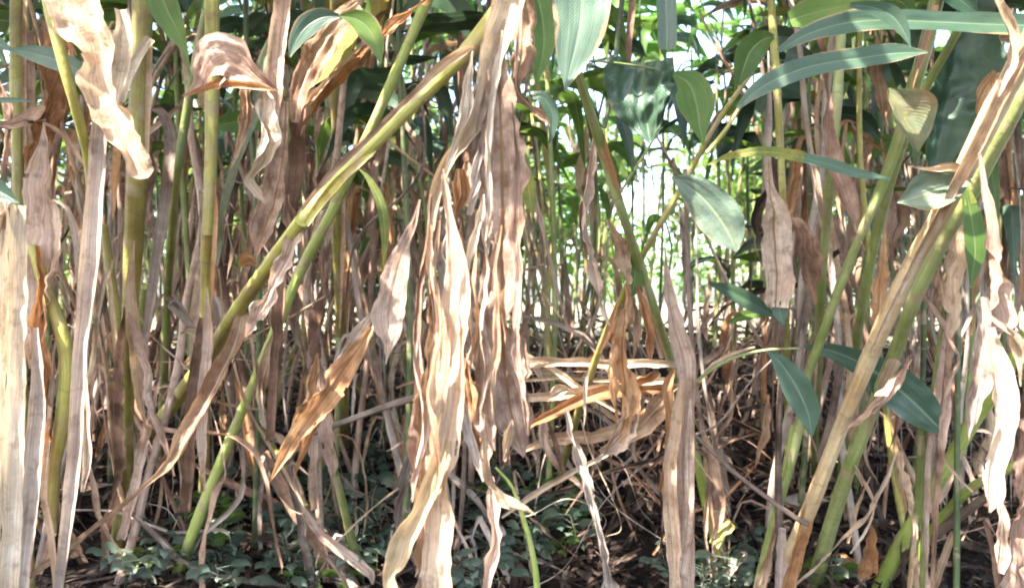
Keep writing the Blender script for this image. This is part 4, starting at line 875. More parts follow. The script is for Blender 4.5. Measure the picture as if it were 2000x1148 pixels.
T('dry_leaf', 'dangling pale dry strip twisted beside the slender upright green stem', 'dry leaf',
  lf('tan', 2.1, [(1756, 880, 14), (1762, 930, 26), (1772, 980, 18), (1784, 1030, 12), (1778, 1100, 12), (1772, 1170, 10)], roll=(0, 50, 0)),
  lf('pale', 2.12, [(1750, 886, 4), (1730, 940, 9), (1712, 980, 8), (1694, 1030, 8), (1660, 1080, 4)]))
T('bleached_stalk', 'thin brown-grey upright stem below the mottled hanging leaf', 'dead stalk',
  st('stick', (2.1, 2.4), [(1528, 630, 11), (1524, 760, 11), (1520, 900, 12), (1522, 1020, 14), (1524, 1160, 20)]),
  sh('grey', 2.3, [(1528, 1030, 18), (1526, 1090, 34), (1520, 1180, 30)], crump=.2))
T('leafy_stalk', 'short bright green sheath glowing beside the thin brown-grey stem', 'stalk',
  st('lime', 2.7, [(1548, 830, 10), (1538, 900, 16), (1526, 950, 14), (1508, 1040, 20), (1492, 1110, 20)]))
T('dry_leaf', 'small spindle tan leaf hanging left of the thin brown-grey stem', 'dry leaf',
  lf('tan', 2.2, [(1500, 770, 4), (1494, 810, 22), (1484, 860, 22), (1474, 915, 3)]))
T('dry_leaf', 'rust-tinged hanging leaf between the two green leaning stalks', 'dry leaf',
  lf('orange', 2.2, [(1726, 440, 3), (1724, 510, 26), (1718, 570, 42), (1716, 620, 36), (1708, 660, 10)], fold=.35, crump=.1))
T('dry_leaf', 'torn tan leaf hanging right of the green parallel diagonal stalk', 'dry leaf',
  lf('tan', 2.1, [(1862, 430, 20), (1858, 500, 40), (1852, 570, 38), (1858, 620, 26), (1854, 660, 6)]),
  lf('brown', 2.15, [(1836, 500, 14), (1828, 580, 24), (1838, 640, 6)]))
T('dry_leaf', 'thin crooked dry leaf hanging in the dark left of the white leaf tip', 'dry leaf',
  lf('pink', 1.8, [(1800, 572, 6), (1830, 620, 16), (1864, 680, 14), (1870, 700, 14), (1850, 760, 24), (1838, 830, 20), (1846, 890, 12), (1870, 930, 8), (1900, 960, 4)], roll=(0, 40, 0, 30)))
T('dry_leaf', 'reddish brown wedge of dead leaf near the ground at lower right', 'dry leaf',
  lf('orange', 2.5, [(1696, 1010, 8), (1694, 1060, 30), (1688, 1110, 44), (1680, 1130, 20)]))
T('fallen_stalk', 'stick propped with a pale cut end between the leaning stalks', 'stick',
  st('stick', (2.5, 2.6), [(1644, 700, 12), (1634, 760, 15), (1620, 830, 15), (1600, 900, 12)]))
T('dry_leaf', 'fine forked dry straws crossing low in front of the seedlings at lower right', 'dry leaf',
  lf('tan', 2.3, [(1750, 890, 4), (1720, 950, 8), (1690, 1010, 10), (1640, 1060, 8), (1590, 1110, 6), (1540, 1150, 6)]),
  lf('pale', 2.3, [(1640, 860, 4), (1680, 930, 7), (1710, 990, 5)]),
  lf('tan', 2.35, [(1700, 930, 4), (1670, 1000, 8), (1655, 1060, 6)]))
T('dark_green_leaf', 'dark green leaf sticking out left below the bright gap', 'leaf',
  lf('gdark', 2.3, [(1384, 552, 6), (1420, 566, 26), (1466, 590, 34), (1500, 610, 16), (1524, 622, 4)], roll=(0,)),
  lf('gleaf', 2.34, [(1500, 612, 10), (1460, 614, 22), (1420, 632, 5)]))
# ---------------------------------------------------------------- the thicket behind
NUMW = ['', 'one', 'two', 'three', 'four', 'five', 'six']
def zone(x):
    for lim, w in ((130, 'at the left edge'), (250, 'behind the grey sheath stalk'), (340, 'behind the thick olive stalk'),
                   (460, 'behind the three-cornered folded leaf'), (620, 'behind the bundled dead stalk'),
                   (740, 'behind the slim upright olive stalk'), (830, 'just left of the big central cluster'),
                   (1010, 'behind the big central cluster'), (1140, 'left of the bright gap'),
                   (1290, 'behind the orange leaf bunch'), (1460, 'in front of the bright gap'), (1600, 'behind the mottled hanging leaf'),
                   (1720, 'behind the two green leaning stalks'), (1860, 'behind the orange-tan diagonal stalk'), (9999, 'near the right edge')):
        if x < lim: return w
def depthw(d):
    return 'in the near rows' if d < 2.9 else ('midway into the thicket' if d < 4.0 else ('deep in the thicket' if d < 5.6 else 'at the far side of the thicket'))

def add_blade(root, name, mat, pts, wid, origin=None, **op):
    if blocks_fleck([cr(pts, k / 6) for k in range(7)], .035): return None
    mb = MB(); s = nseed()
    base = dict(fold=0.25, wave=0.25, crump=0.22, rag=0.12, m=4)
    if mat in ('gblue', 'gleaf', 'gdark', 'gold', 'ggrey', 'gfar'):
        base = dict(fold=0.22, wave=0.12, crump=0.05, rag=0.02, m=3)
    base.update(op)
    face = base.pop('face', None)
    blade_into(mb, pts, wid, seed=s, face=face, **base)
    return mb.build(name, mat, root, origin=pts[0])

def shoot(x, d, style, H=None, lean=None, leaves=True):
    """one stalk of the thicket with its sheaths and leaves; x is where it stands seen from the path"""
    X = (x - 1000) / F * d
    z0 = ground_z(X, d) - 0.03
    H = H or R.uniform(2.2, 3.0)
    lx = R.gauss(0, 0.2) if lean is None else lean
    if 850 < x < 1140: lx = -abs(lx) * .6
    if 1130 <= x < 1440: lx *= .4
    if 1440 <= x < 1600: lx = abs(lx) * .7
    ly = R.gauss(0.0, 0.10)
    base = Vector((X, d, z0))
    sag = R.gauss(0, .12)
    mid = base + Vector((lx * H * .5 + sag, ly * H * .5, H * .5))
    top = base + Vector((lx * H + R.uniform(-.1, .1), ly * H, H))
    pts = [base, base.lerp(mid, .5) + Vector((R.uniform(-.02, .02), 0, 0)), mid, mid.lerp(top, .5), top]
    root = empty({'dry': 'dry_pseudostem', 'far': 'leafy_stalk'}.get(style, 'leafy_stalk'), base)
    r = R.uniform(.007, .0145)
    mb = MB()
    if style == 'dry':
        smat = R.choice(['grey', 'mottle', 'brown', 'stick', 'tan', 'pink', 'pink'])
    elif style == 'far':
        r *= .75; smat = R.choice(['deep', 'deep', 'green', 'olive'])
    else:
        smat = R.choice(['olive', 'green', 'green', 'yellow', 'deep'])
    tube_into(mb, pts, [r * 1.1, r, r * .95, r * .8, r * .5], sides=8, seed=nseed(), n=34, wob=.035)
    mb.build('stem', smat, root, origin=base)
    nd = 0
    dry = ['tan', 'pink', 'mottle', 'brown', 'grey', 'orange', 'brown', 'pink']
    if style == 'far': dry = ['mottle', 'brown', 'grey', 'tan']
    # papery sheaths along the stalk
    for k in range(R.choice([1, 1, 2]) if style != 'far' else 1):
        t0 = R.uniform(.0, .5); t1 = t0 + R.uniform(.14, .3)
        off = Vector((R.uniform(-.012, .012), -r * .9, 0))
        sp = [cr(pts, t0 + (t1 - t0) * i / 3) + off * (1 + .4 * i) for i in range(4)]
        w = r * R.uniform(1.6, 3.0)
        add_blade(root, 'sheath', R.choice(dry), sp, [w, w * 1.1, w * .9, w * .2], curl=1.1, fold=0, roll=(R.uniform(-30, 30),), m=3)
    # dead leaves hanging along it
    for k in range(R.choice([1, 2, 3, 4]) if style == 'dry' else R.choice([0, 1, 2, 2])):
        t = R.uniform(.22, .72)
        a = cr(pts, t); an = R.uniform(0, 2 * pi); out = R.uniform(.03, .14)
        o = Vector((cos(an) * out, sin(an) * out * .7 - .02, 0)); Ln = R.uniform(.28, .62)
        b = a + o + Vector((0, 0, R.uniform(-.03, .03)))
        q = [a, b, b + o * .4 + Vector((0, 0, -Ln * .4)), b + o * .3 + Vector((R.uniform(-.04, .04), 0, -Ln * .75)), b + o * .3 + Vector((R.uniform(-.06, .06), 0, -Ln))]
        if q[-1].z < z0 + .05: continue
        w = R.uniform(.025, .065)
        add_blade(root, 'dead_leaf', R.choice(dry), q, [.006, w * .5, w, w * .8, .004],
                  roll=(R.uniform(-60, 60), R.uniform(-60, 60), R.uniform(-50, 50)), crump=R.uniform(.2, .45), rag=.2, dyn=R.uniform(.5, 2.2), tear=.8, n=20)
        nd += 1
    mb = MB()
    for k in range(R.randint(4, 9) if style == 'dry' else R.randint(1, 4)):
        t = R.uniform(.03, .55) ; a = cr(pts, t); Ln = R.uniform(.12, .5); an = R.uniform(0, 2 * pi)
        o = Vector((cos(an), sin(an) * .6, 0)) * R.uniform(.03, .16)
        q = [a, a + o + Vector((0, 0, R.uniform(-.03, .06))), a + o * 1.4 + Vector((0, 0, -Ln * .5)), a + o * R.uniform(.4, 2) + Vector((0, 0, -Ln))]
        w = R.choice([.003, .005, .008, .014])
        blade_into(mb, q, [w, w, w, .001], seed=nseed(), roll=(R.uniform(-60, 60), R.uniform(-60, 60)), crump=.2, wave=.2, rag=.1, m=1, n=9)
    if style != 'far': fo = mb.build('fibres', R.choice(['tan', 'grey', 'brown', 'pink']), root, origin=base)
    if style != 'far': fo['kind'] = 'stuff'
    ng = 0
    if leaves:
        gm = {'dry': ['gleaf', 'gold', 'gblue', 'gleaf', 'tan'], 'far': ['gleaf', 'gdark', 'gfar', 'gleaf']}.get(style, ['gblue', 'gleaf', 'gdark', 'gleaf', 'gleaf'])
        lowest = .5 if style != 'dry' else .62
        for k in range(R.choice([2, 3, 4]) if style != 'dry' else R.choice([1, 2, 2])):
            t = R.uniform(lowest, 1.0)
            a = cr(pts, t); an = R.uniform(0, 2 * pi); Ln = R.uniform(.3, .55)
            dr = Vector((cos(an), sin(an) * .8, 0))
            up = R.uniform(.05, .5)
            q = [a, a + dr * Ln * .3 + Vector((0, 0, Ln * up * .4)), a + dr * Ln * .65 + Vector((0, 0, Ln * up * .35)), a + dr * Ln * R.uniform(.8, 1.0) + Vector((0, 0, -Ln * R.uniform(.05, .5)))]
            w = R.uniform(.05, .085)
            fc = Vector((0, .2, 1)).normalized() if R.random() < .75 else Vector((0, 1, .3)).normalized()
            add_blade(root, 'leaf', R.choice(gm), q, [.006, w * .9, w, .003], face=fc, roll=(R.uniform(-35, 35),), n=12)
            ng += 1
    colw = {'stick': 'grey-brown', 'grey': 'grey', 'mottle': 'mottled', 'brown': 'dark brown', 'tan': 'tan', 'pink': 'pinkish', 'olive': 'olive', 'green': 'green', 'yellow': 'yellowish', 'deep': 'dark green'}[smat]
    thick = 'thin' if r < .0085 else ('thick' if r > .0135 else '')
    kind = ('%s %s %s' % (thick, colw, 'dead stalk' if style == 'dry' else 'stalk')).strip()
    slant = ' leaning right' if lx > .2 else (' leaning left' if lx < -.2 else '')
    look = kind + slant + (' with %s dead %s' % (NUMW[nd], 'leaf' if nd == 1 else 'leaves') if nd else '')
    lab = '%s %s' % (look, zone(x))
    if len(lab.replace('-', ' ').split()) > 16: lab = lab.replace(' the ', ' ').replace(' dead stalk', ' stalk', 1)
    if len(lab.replace('-', ' ').split()) > 14: lab = '%s %s' % (kind + slant, zone(x))
    tag(root, lab, 'dead stalk' if style == 'dry' else 'stalk', 'stalks of the thicket ' + zone(x))
    return root

def scatter(n, xr, dr, mix, **k):
    for i in range(n):
        x = xr[0] + (xr[1] - xr[0]) * (i + R.random()) / n
        shoot(x, R.uniform(*dr), R.choice(mix), **k)

scatter(10, (-60, 960), (2.6, 3.1), ['dry'])
scatter(40, (-80, 1010), (3.0, 4.0), ['dry', 'dry', 'dry', 'live', 'live'])
scatter(46, (-100, 1000), (4.0, 5.4), ['dry', 'dry', 'live'])
scatter(26, (1010, 1165), (4.4, 7.0), ['far'])
scatter(6, (1150, 1290), (5.4, 7.4), ['far'], H=1.7)
scatter(3, (1380, 1450), (5.0, 6.4), ['far'], H=1.9)
scatter(2, (1030, 1100), (3.6, 4.4), ['live'])
scatter(5, (1410, 1500), (3.4, 4.8), ['dry', 'far', 'dry'])
scatter(12, (1500, 2060), (2.6, 3.3), ['live', 'dry', 'dry'])
scatter(24, (1500, 2080), (3.3, 4.4), ['live', 'dry', 'dry'])
scatter(24, (1480, 2100), (4.4, 6.0), ['live', 'dry', 'far'])

# ---------------------------------------------------------------- low dead stuff: short broken stubs and strips standing in the litter
def stub(x, y, d, lab):
    a = P(x, y, d); a.z = ground_z(a.x, a.y) - .02
    h = R.uniform(.15, .5); l = R.gauss(0, .35)
    b = a + Vector((l * h, R.uniform(-.1, .1), h))
    mat = R.choice(['stick', 'grey', 'tan', 'mottle', 'brown', 'brown', 'dark'])
    w = R.uniform(.012, .04)
    mb = MB()
    q = [a, a.lerp(b, .5) + Vector((R.uniform(-.04, .04), 0, .02)), b, b + Vector((R.uniform(-.09, .09), -.03, R.uniform(-.1, .04)))]
    blade_into(mb, q, [w, w, w * .8, .003], seed=nseed(), roll=(R.uniform(-50, 50), R.uniform(-50, 50)), crump=.3, wave=.3, rag=.2, m=3, n=14)
    o = mb.build('dry_strip', mat, None, origin=a)
    tag(o, '%s dry strip in the litter %s' % ({'stick': 'grey-brown', 'grey': 'grey', 'tan': 'tan', 'mottle': 'mottled', 'brown': 'brown', 'dark': 'blackish'}[mat], zone(x)),
        'dry leaf', 'dry strips in the litter ' + zone(x))
for i in range(110):
    stub(R.uniform(-20, 2020), 800, R.uniform(2.5, 4.6), '')

# ---------------------------------------------------------------- leaf litter
def litter():
    mb = MB()
    for i in range(9000):
        Y = 2.1 + 4.6 * R.random() ** 1.3
        X = R.uniform(-.72, .72) * Y
        z = ground_z(X, Y)
        mound = .5 + .5 * noise.noise(Vector((X * 2.1, Y * 2.1, 5)))
        z += R.random() ** 2 * (.03 + .42 * mound * ss(2.8, 3.7, Y))
        Ln = R.uniform(.06, .38); w = R.choice([.004, .006, .010, .016, .028, .04]) * R.uniform(.7, 1.2)
        a = R.uniform(0, pi); el = R.gauss(0, .35)
        dr = Vector((cos(a) * cos(el), sin(a) * cos(el), sin(el)))
        c = Vector((X, Y, z))
        bend = Vector((R.uniform(-.3, .3), R.uniform(-.2, .2), R.uniform(.0, .35))) * Ln * .5
        q = [c - dr * Ln * .5, c + bend * .6, c + dr * Ln * .5]
        blade_into(mb, q, [w * .5, w, w * .25], seed=i * .77, roll=(R.uniform(-80, 80), R.uniform(-80, 80)), crump=.3, wave=.2, rag=.1, m=1, n=5,
                   face=Vector((0, .4, 1)).normalized())
    o = mb.build('leaf_litter', litter_mat())
    tag(o, 'deep litter of grey-brown dead strips and leaves covering the ground', 'leaf litter', kind='stuff')

def litter_mat():
    """each strip its own tone, by where it lies"""
    m = M['litter']; nt = m.node_tree
    return m
litter()

# long thin strips and broken straws leaning every way among the stalks
def strip(x, d, z, i):
    if 1040 < x < 1470 and z > .75: z *= .5
    c0 = Vector(((x - 1000) / F * d, d, max(z, ground_z((x - 1000) / F * d, d) + .03)))
    el = R.choice([R.uniform(.1, .7), R.uniform(.5, 1.3), R.uniform(1.0, 1.5)]) * R.choice([-1, 1]); az = R.gauss(0, .35)
    dr = Vector((cos(el) * cos(az), sin(az) * .5, sin(el))).normalized(); Ln = R.uniform(.25, .95)
    side = Vector((-dr.z, 0, dr.x))
    a, e = c0 - dr * Ln * .5, c0 + dr * Ln * .5
    for p_ in (a, e): p_.z = max(p_.z, ground_z(p_.x, p_.y) + .01)
    q = [a, a.lerp(e, .3) + side * R.gauss(0, .05) * Ln, a.lerp(e, .65) + side * R.gauss(0, .07) * Ln, e, e + Vector((R.uniform(-.06, .06), 0, -R.uniform(.0, .1)))]
    w = R.choice([.004, .006, .009, .014, .02, .03]); mat = R.choice(['tan', 'pink', 'brown', 'grey', 'orange', 'mottle', 'brown', 'dark', 'pale', 'stick'])
    mb = MB()
    blade_into(mb, q, [w * .6, w, w * .8, .002], seed=nseed(), roll=[R.uniform(-70, 70) for _ in range(4)], crump=.3, wave=.4, rag=.15, m=3, n=30, dyn=1.5, tear=.6)
    o = mb.build('dry_strip', mat, None, origin=q[0])
    word = {'tan': 'tan', 'pink': 'pinkish', 'brown': 'brown', 'mottle': 'mottled', 'grey': 'grey', 'orange': 'orange-brown', 'dark': 'blackish', 'pale': 'pale', 'stick': 'grey-brown'}[mat]
    size = 'hair-thin' if w < .007 else ('narrow' if w < .016 else 'wide')
    tag(o, '%s %s dry strip %s %s' % (size, word, 'nearly level' if abs(el) < .5 else ('slanting' if abs(el) < 1.1 else 'nearly upright'), zone(x)), 'dry leaf', 'loose dry strips ' + zone(x))
for i in range(235):
    strip(R.choice([R.uniform(-20, 1000), R.uniform(-20, 2020), R.uniform(1000, 1420)]), R.uniform(2.4, 4.2), R.uniform(.1, .95) if i % 3 else R.uniform(.9, 1.7), i)

# larger single fallen leaves on the litter
def fallen(x, d, i):
    X = (x - 1000) / F * d; z = ground_z(X, d)
    c = Vector((X, d, z + R.uniform(.03, .10)))
    a = R.uniform(0, pi); Ln = R.uniform(.14, .34); w = R.uniform(.03, .06)
    dr = Vector((cos(a), sin(a), R.uniform(-.2, .3)))
    q = [c - dr * Ln * .5, c - dr * Ln * .15 + Vector((0, 0, .03)), c + dr * Ln * .2 + Vector((0, 0, .02)), c + dr * Ln * .5]
    mat = R.choice(['tan', 'pink', 'brown', 'mottle', 'brown', 'grey', 'orange'])
    mb = MB()
    blade_into(mb, q, [.005, w, w * .8, .003], seed=nseed(), roll=(R.uniform(-50, 50), R.uniform(-50, 50)), crump=.3, wave=.4, rag=.1, m=4, n=14, face=Vector((0, .6, 1)).normalized())
    o = mb.build('fallen_leaf', mat, None, origin=c)
    word = {'tan': 'tan', 'pink': 'pinkish', 'brown': 'brown', 'mottle': 'mottled', 'grey': 'grey', 'orange': 'orange-brown'}[mat]
    tag(o, '%s fallen leaf %s %s' % (word, 'low' if d < 3 else 'higher up', zone(x)), 'fallen leaf', 'fallen leaves ' + zone(x))
for i in range(60):
    fallen(R.uniform(0, 2000), R.uniform(2.62, 4.6), i)

# ---------------------------------------------------------------- small seedlings on the ground
def seedling(x, y, big=1.0, mat=None, lobed=False, note=None):
    # find how far off the ground lies under that photo pixel
    d = 2.4
    while d < 6:
        X = (x - 1000) / F * d
        if 574 + F * (CAM_Z - ground_z(X, d)) / d <= y + 40: break
        d += .02
    X = (x - 1000) / F * d
    base = Vector((X, d, ground_z(X, d)))
    root = empty('seedling', base)
    h = R.uniform(.07, .19) * big
    top = base + Vector((R.uniform(-.03, .03), -.02, h))
    mb = MB(); tube_into(mb, [base - Vector((0, 0, .01)), base.lerp(top, .5) + Vector((.008, 0, 0)), top], [.0022, .0018, .0012], sides=5, n=5, seed=nseed())
    mb.build('stem', 'deep', root, origin=base)
    mat = mat or R.choice(['seed'] * 7 + ['gblue', 'gmist', 'ggreen'])
    if mat == 'ggreen': mat = 'gleaf'
    n = R.randint(7, 12)
    mb = MB()
    for k in range(n):
        t = R.uniform(.35, 1)
        a = base.lerp(top, t); an = 2 * pi * k / n + R.uniform(-.4, .4)
        Ln = R.uniform(.038, .072) * big
        st_ = Ln * R.uniform(.3, .9)
        dr = Vector((cos(an), sin(an), R.uniform(-.1, .5))).normalized()
        p0 = a + dr * st_
        q = [p0, p0 + dr * Ln * .35 + Vector((0, 0, .003)), p0 + dr * Ln * .7, p0 + dr * Ln + Vector((0, 0, -Ln * .3))]
        fc = Vector((R.uniform(-.5, .5), R.uniform(.7, 1.4), R.uniform(.3, 1))).normalized()
        w = Ln * R.uniform(.62, .85)
        blade_into(mb, q, [w * .25, w, w * .75, .001], seed=nseed(), fold=.15, crump=.04, wave=.1, rag=.02 if not lobed else .25, m=3, n=8, face=fc)
        tube_into(mb, [a, p0 + dr * .002], [.001, .001], sides=4, n=2, seed=1.0)
    mb.build('leaves', mat, root, origin=top)
    word = {'seed': 'blue-green', 'gblue': 'deep blue-green', 'gmist': 'pale grey-green', 'gdark': 'dark green', 'gleaf': 'fresh green'}[mat]
    where = note or ('%s %s' % ('lowest,' if y > 1080 else ('low,' if y > 980 else 'higher,'), seedzone(x)))
    tag(root, '%s seedling %s' % (word, where), 'seedling', 'seedlings ' + seedzone(x))
def seedzone(x):
    for lim, w in ((330, 'left of the bright green slanting stalk foot'), (460, 'right of the bright green slanting stalk foot'), (600, 'left of the brown rotting stem'), (700, 'under the brown rotting stem'),
                   (800, 'beside the thin leaning green stem'), (940, 'under the big central cluster'), (1040, 'beside the thin curving green twig'), (1160, 'left of the leaning grey strip'),
                   (1330, 'under the orange leaf bunch'), (1480, 'right of the pinkish dead stalk'), (9999, 'under the orange-tan diagonal stalk')):
        if x < lim: return w
for (x0, x1, y0, y1, n) in ((200, 350, 1060, 1148, 6), (360, 480, 980, 1150, 14), (470, 620, 960, 1150, 16), (600, 780, 890, 1150, 18), (560, 640, 860, 960, 5), (730, 810, 780, 900, 8),
                            (880, 1130, 960, 1150, 25), (1000, 1120, 890, 980, 6), (1130, 1320, 1100, 1150, 2), (1360, 1480, 1050, 1150, 9), (1590, 1700, 1110, 1150, 2), (900, 960, 850, 960, 4)):
    for k in range(n):
        seedling(R.uniform(x0, x1), R.uniform(y0, y1))
seedling(1084, 975, 1.9, 'gleaf', True, 'with large lobed leaves right of the white curled leaf end')
seedling(770, 850, 1.5, 'gblue', False, 'with wide leaves against the left of the central cluster')
seedling(700, 1000, 1.3, 'gblue', False, 'with wider leaves behind the thin leaning green stem')

# ---------------------------------------------------------------- shrubs and trees beyond the thicket
def leafcloud(mb, c, rad, n, size, squash=.8):
    lobes = [(c + Vector((R.gauss(0, .5), R.gauss(0, .5), R.gauss(0, .45) * squash)) * rad, rad * R.uniform(.3, .6)) for _ in range(9)]
    for i in range(n):
        lc, lr = R.choice(lobes)
        v = Vector((R.gauss(0, 1), R.gauss(0, 1), R.gauss(0, 1))).normalized() * lr * (R.random() ** .4)
        p = lc + v
        s = size * R.uniform(.6, 1.4)
        dr = Vector((R.gauss(0, 1), R.gauss(0, 1), R.gauss(-.4, .6))).normalized()
        sd = dr.cross(Vector((R.gauss(0, .5), R.gauss(0, .5), 1))).normalized() * s * R.uniform(.16, .3)
        b = len(mb.v)
        up = Vector((0, 0, s * .08))
        mb.v.extend([p, p + dr * s * .45 + sd + up, p + dr * s, p + dr * s * .45 - sd + up])
        mb.f.append((b, b + 1, b + 2, b + 3)); mb.uv.append(((.5, 0), (1, .5 * s), (.5, s), (0, .5 * s)))

def shrub(x, d, h, r, n, size, mat, label, cat='shrub', name='shrub', trunk='bark'):
    X = (x - 1000) / F * d; z = ground_z(X, d)
    base = Vector((X, d, z)); root = empty(name, base)
    mb = MB()
    for k in range(4 if cat == 'shrub' else 5):
        e = base + Vector((R.uniform(-.5, .5) * r, R.uniform(-.5, .5) * r, h * R.uniform(.6, .9)))
        m_ = base.lerp(e, .45) + Vector((R.uniform(-.1, .1) * r, 0, 0))
        tr = .02 * h if cat == 'tree' else .008 * h
        tube_into(mb, [base + Vector((R.uniform(-.05, .05) * r, 0, -.05)), m_, e], [tr, tr * .6, tr * .15], sides=7, n=12, seed=nseed())
    mb.build('trunk', trunk, root, origin=base)
    mb = MB()
    leafcloud(mb, base + Vector((0, 0, h * .62)), r, n, size, h / r * .45)
    mb.build('crown', mat, root, origin=base + Vector((0, 0, h * .6)))
    tag(root, label, cat, 'shrubs and trees beyond the thicket')

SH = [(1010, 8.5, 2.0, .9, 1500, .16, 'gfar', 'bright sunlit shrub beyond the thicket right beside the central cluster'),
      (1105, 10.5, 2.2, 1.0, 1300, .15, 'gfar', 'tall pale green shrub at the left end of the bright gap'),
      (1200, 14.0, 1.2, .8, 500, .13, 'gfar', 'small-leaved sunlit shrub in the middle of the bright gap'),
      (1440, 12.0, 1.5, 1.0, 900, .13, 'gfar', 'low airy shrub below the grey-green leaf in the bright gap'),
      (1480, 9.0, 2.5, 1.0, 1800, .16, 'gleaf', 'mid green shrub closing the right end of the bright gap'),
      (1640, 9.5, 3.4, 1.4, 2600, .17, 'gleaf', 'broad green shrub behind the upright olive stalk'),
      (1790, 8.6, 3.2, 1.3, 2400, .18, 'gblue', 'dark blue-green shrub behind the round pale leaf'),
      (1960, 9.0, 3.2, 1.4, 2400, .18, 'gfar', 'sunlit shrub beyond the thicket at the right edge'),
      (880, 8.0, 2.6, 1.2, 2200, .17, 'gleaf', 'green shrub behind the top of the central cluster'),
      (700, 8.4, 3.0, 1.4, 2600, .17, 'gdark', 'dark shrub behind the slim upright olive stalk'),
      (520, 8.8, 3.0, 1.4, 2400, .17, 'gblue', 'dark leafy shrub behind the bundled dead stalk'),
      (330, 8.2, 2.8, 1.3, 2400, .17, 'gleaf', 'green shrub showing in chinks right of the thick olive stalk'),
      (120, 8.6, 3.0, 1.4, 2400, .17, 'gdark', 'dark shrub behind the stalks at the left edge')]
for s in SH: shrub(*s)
shrub(1600, 19, 4.6, 2.0, 3600, .22, 'gblue', 'bluish tree with fine foliage right of the bright gap', 'tree', 'tree')
shrub(1010, 20, 5.6, 2.2, 4200, .24, 'gfar', 'pale tree beyond the top of the central cluster', 'tree', 'tree')
shrub(1560, 19, 6.5, 3.0, 5200, .24, 'gleaf', 'tall green tree far behind the long blue-green leaves', 'tree', 'tree')
shrub(1850, 20, 6.5, 3.2, 5200, .24, 'gleaf', 'far tree behind the huge dark leaf at upper right', 'tree', 'tree')
shrub(800, 18, 6.0, 3.0, 5200, .24, 'gfar', 'far tree showing in chinks left of the central cluster', 'tree', 'tree')
shrub(400, 18, 6.0, 3.2, 5200, .24, 'gleaf', 'far tree showing in chinks at the upper left', 'tree', 'tree')

# leafy shoots arching in the sun behind the top of the bright gap
def arch(x, y, d, label, n=9, mat='gfar', L_=.9, dirx=1):
    a = P(x, y, d)
    base = Vector((a.x - dirx * .3, d + .2, ground_z(a.x, d)))
    root = empty('leafy_shoot', base)
    tip = a + Vector((dirx * L_, -.2, -.05))
    mid = a + Vector((0, 0, .1))
    pts = [base, base.lerp(mid, .6), mid, mid.lerp(tip, .5) + Vector((0, 0, .12)), tip]
    mb = MB(); tube_into(mb, pts, [.016, .014, .012, .009, .005], sides=7, n=30, seed=nseed()); mb.build('stem', 'green', root, origin=base)
    for k in range(n):
        t = .45 + .55 * k / (n - 1)
        c = cr(pts, t); tan = (cr(pts, min(1, t + .03)) - cr(pts, t - .03)).normalized()
        sd = Vector((tan.y, -tan.x, 0)).normalized() * (1 if k % 2 else -1)
        Ln = R.uniform(.4, .6); dr = (tan * .7 + sd * .5 + Vector((0, 0, .15))).normalized()
        q = [c, c + dr * Ln * .35 + Vector((0, 0, .03)), c + dr * Ln * .7, c + dr * Ln + Vector((0, 0, -.14))]
        w = R.uniform(.06, .085)
        add_blade(root, 'leaf', mat, q, [.006, w, w * .9, .003], face=Vector((0, .5, 1)).normalized(), n=12)
    tag(root, label, 'leafy shoot')
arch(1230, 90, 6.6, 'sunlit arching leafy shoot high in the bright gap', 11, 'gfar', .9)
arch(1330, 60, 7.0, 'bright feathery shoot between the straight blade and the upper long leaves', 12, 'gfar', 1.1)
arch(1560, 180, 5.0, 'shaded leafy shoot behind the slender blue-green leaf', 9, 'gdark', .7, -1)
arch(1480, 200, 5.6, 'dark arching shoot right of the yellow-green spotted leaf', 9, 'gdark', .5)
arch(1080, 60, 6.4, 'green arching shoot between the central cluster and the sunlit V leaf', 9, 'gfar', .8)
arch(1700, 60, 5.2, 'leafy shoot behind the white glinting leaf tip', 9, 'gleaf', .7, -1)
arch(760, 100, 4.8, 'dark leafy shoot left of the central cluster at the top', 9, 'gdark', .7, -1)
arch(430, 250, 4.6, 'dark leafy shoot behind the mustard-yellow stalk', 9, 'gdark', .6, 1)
arch(200, 60, 4.4, 'dark leafy shoot behind the largest tan leaf', 9, 'gdark', .6, -1)

# ---------------------------------------------------------------- unseen leaf roof added to shade the thicket, with holes for chosen sun flecks
def roof():
    mb = MB()
    for i in range(7000):
        Y = R.uniform(-.7, 5.1); X = R.uniform(-5.0, 3.9)
        z = max(2.35, 1.35 + .42 * Y) + R.uniform(0, .55)
        c = Vector((X, Y, z))
        Ln = R.uniform(.28, .5); w = R.uniform(.06, .1)
        a = R.uniform(0, 2 * pi); dr = Vector((cos(a), sin(a), R.uniform(-.5, .2))).normalized()
        sd = dr.cross(Vector((R.uniform(-.5, .5), R.uniform(-.5, .5), 1))).normalized() * w * .5
        if blocks_fleck([c + dr * Ln * k for k in (-.5, -.3, -.1, .1, .3, .5)], w * .5): continue
        b = len(mb.v)
        mb.v.extend([c - dr * Ln * .5, c - dr * Ln * .2 + sd, c - dr * Ln * .2 - sd, c + dr * Ln * .15 + sd * .9, c + dr * Ln * .15 - sd * .9, c + dr * Ln * .5 - Vector((0, 0, .05))])
        for f in ((b, b + 1, b + 2), (b + 1, b + 3, b + 4, b + 2), (b + 3, b + 5, b + 4)):
            mb.f.append(f); mb.uv.append(tuple((.5, 0) for _ in f))
    o = mb.build('shade_canopy', 'gdark')
    tag(o, 'unseen roof of long dark leaves added overhead to shade the thicket', 'foliage', kind='stuff')
roof()

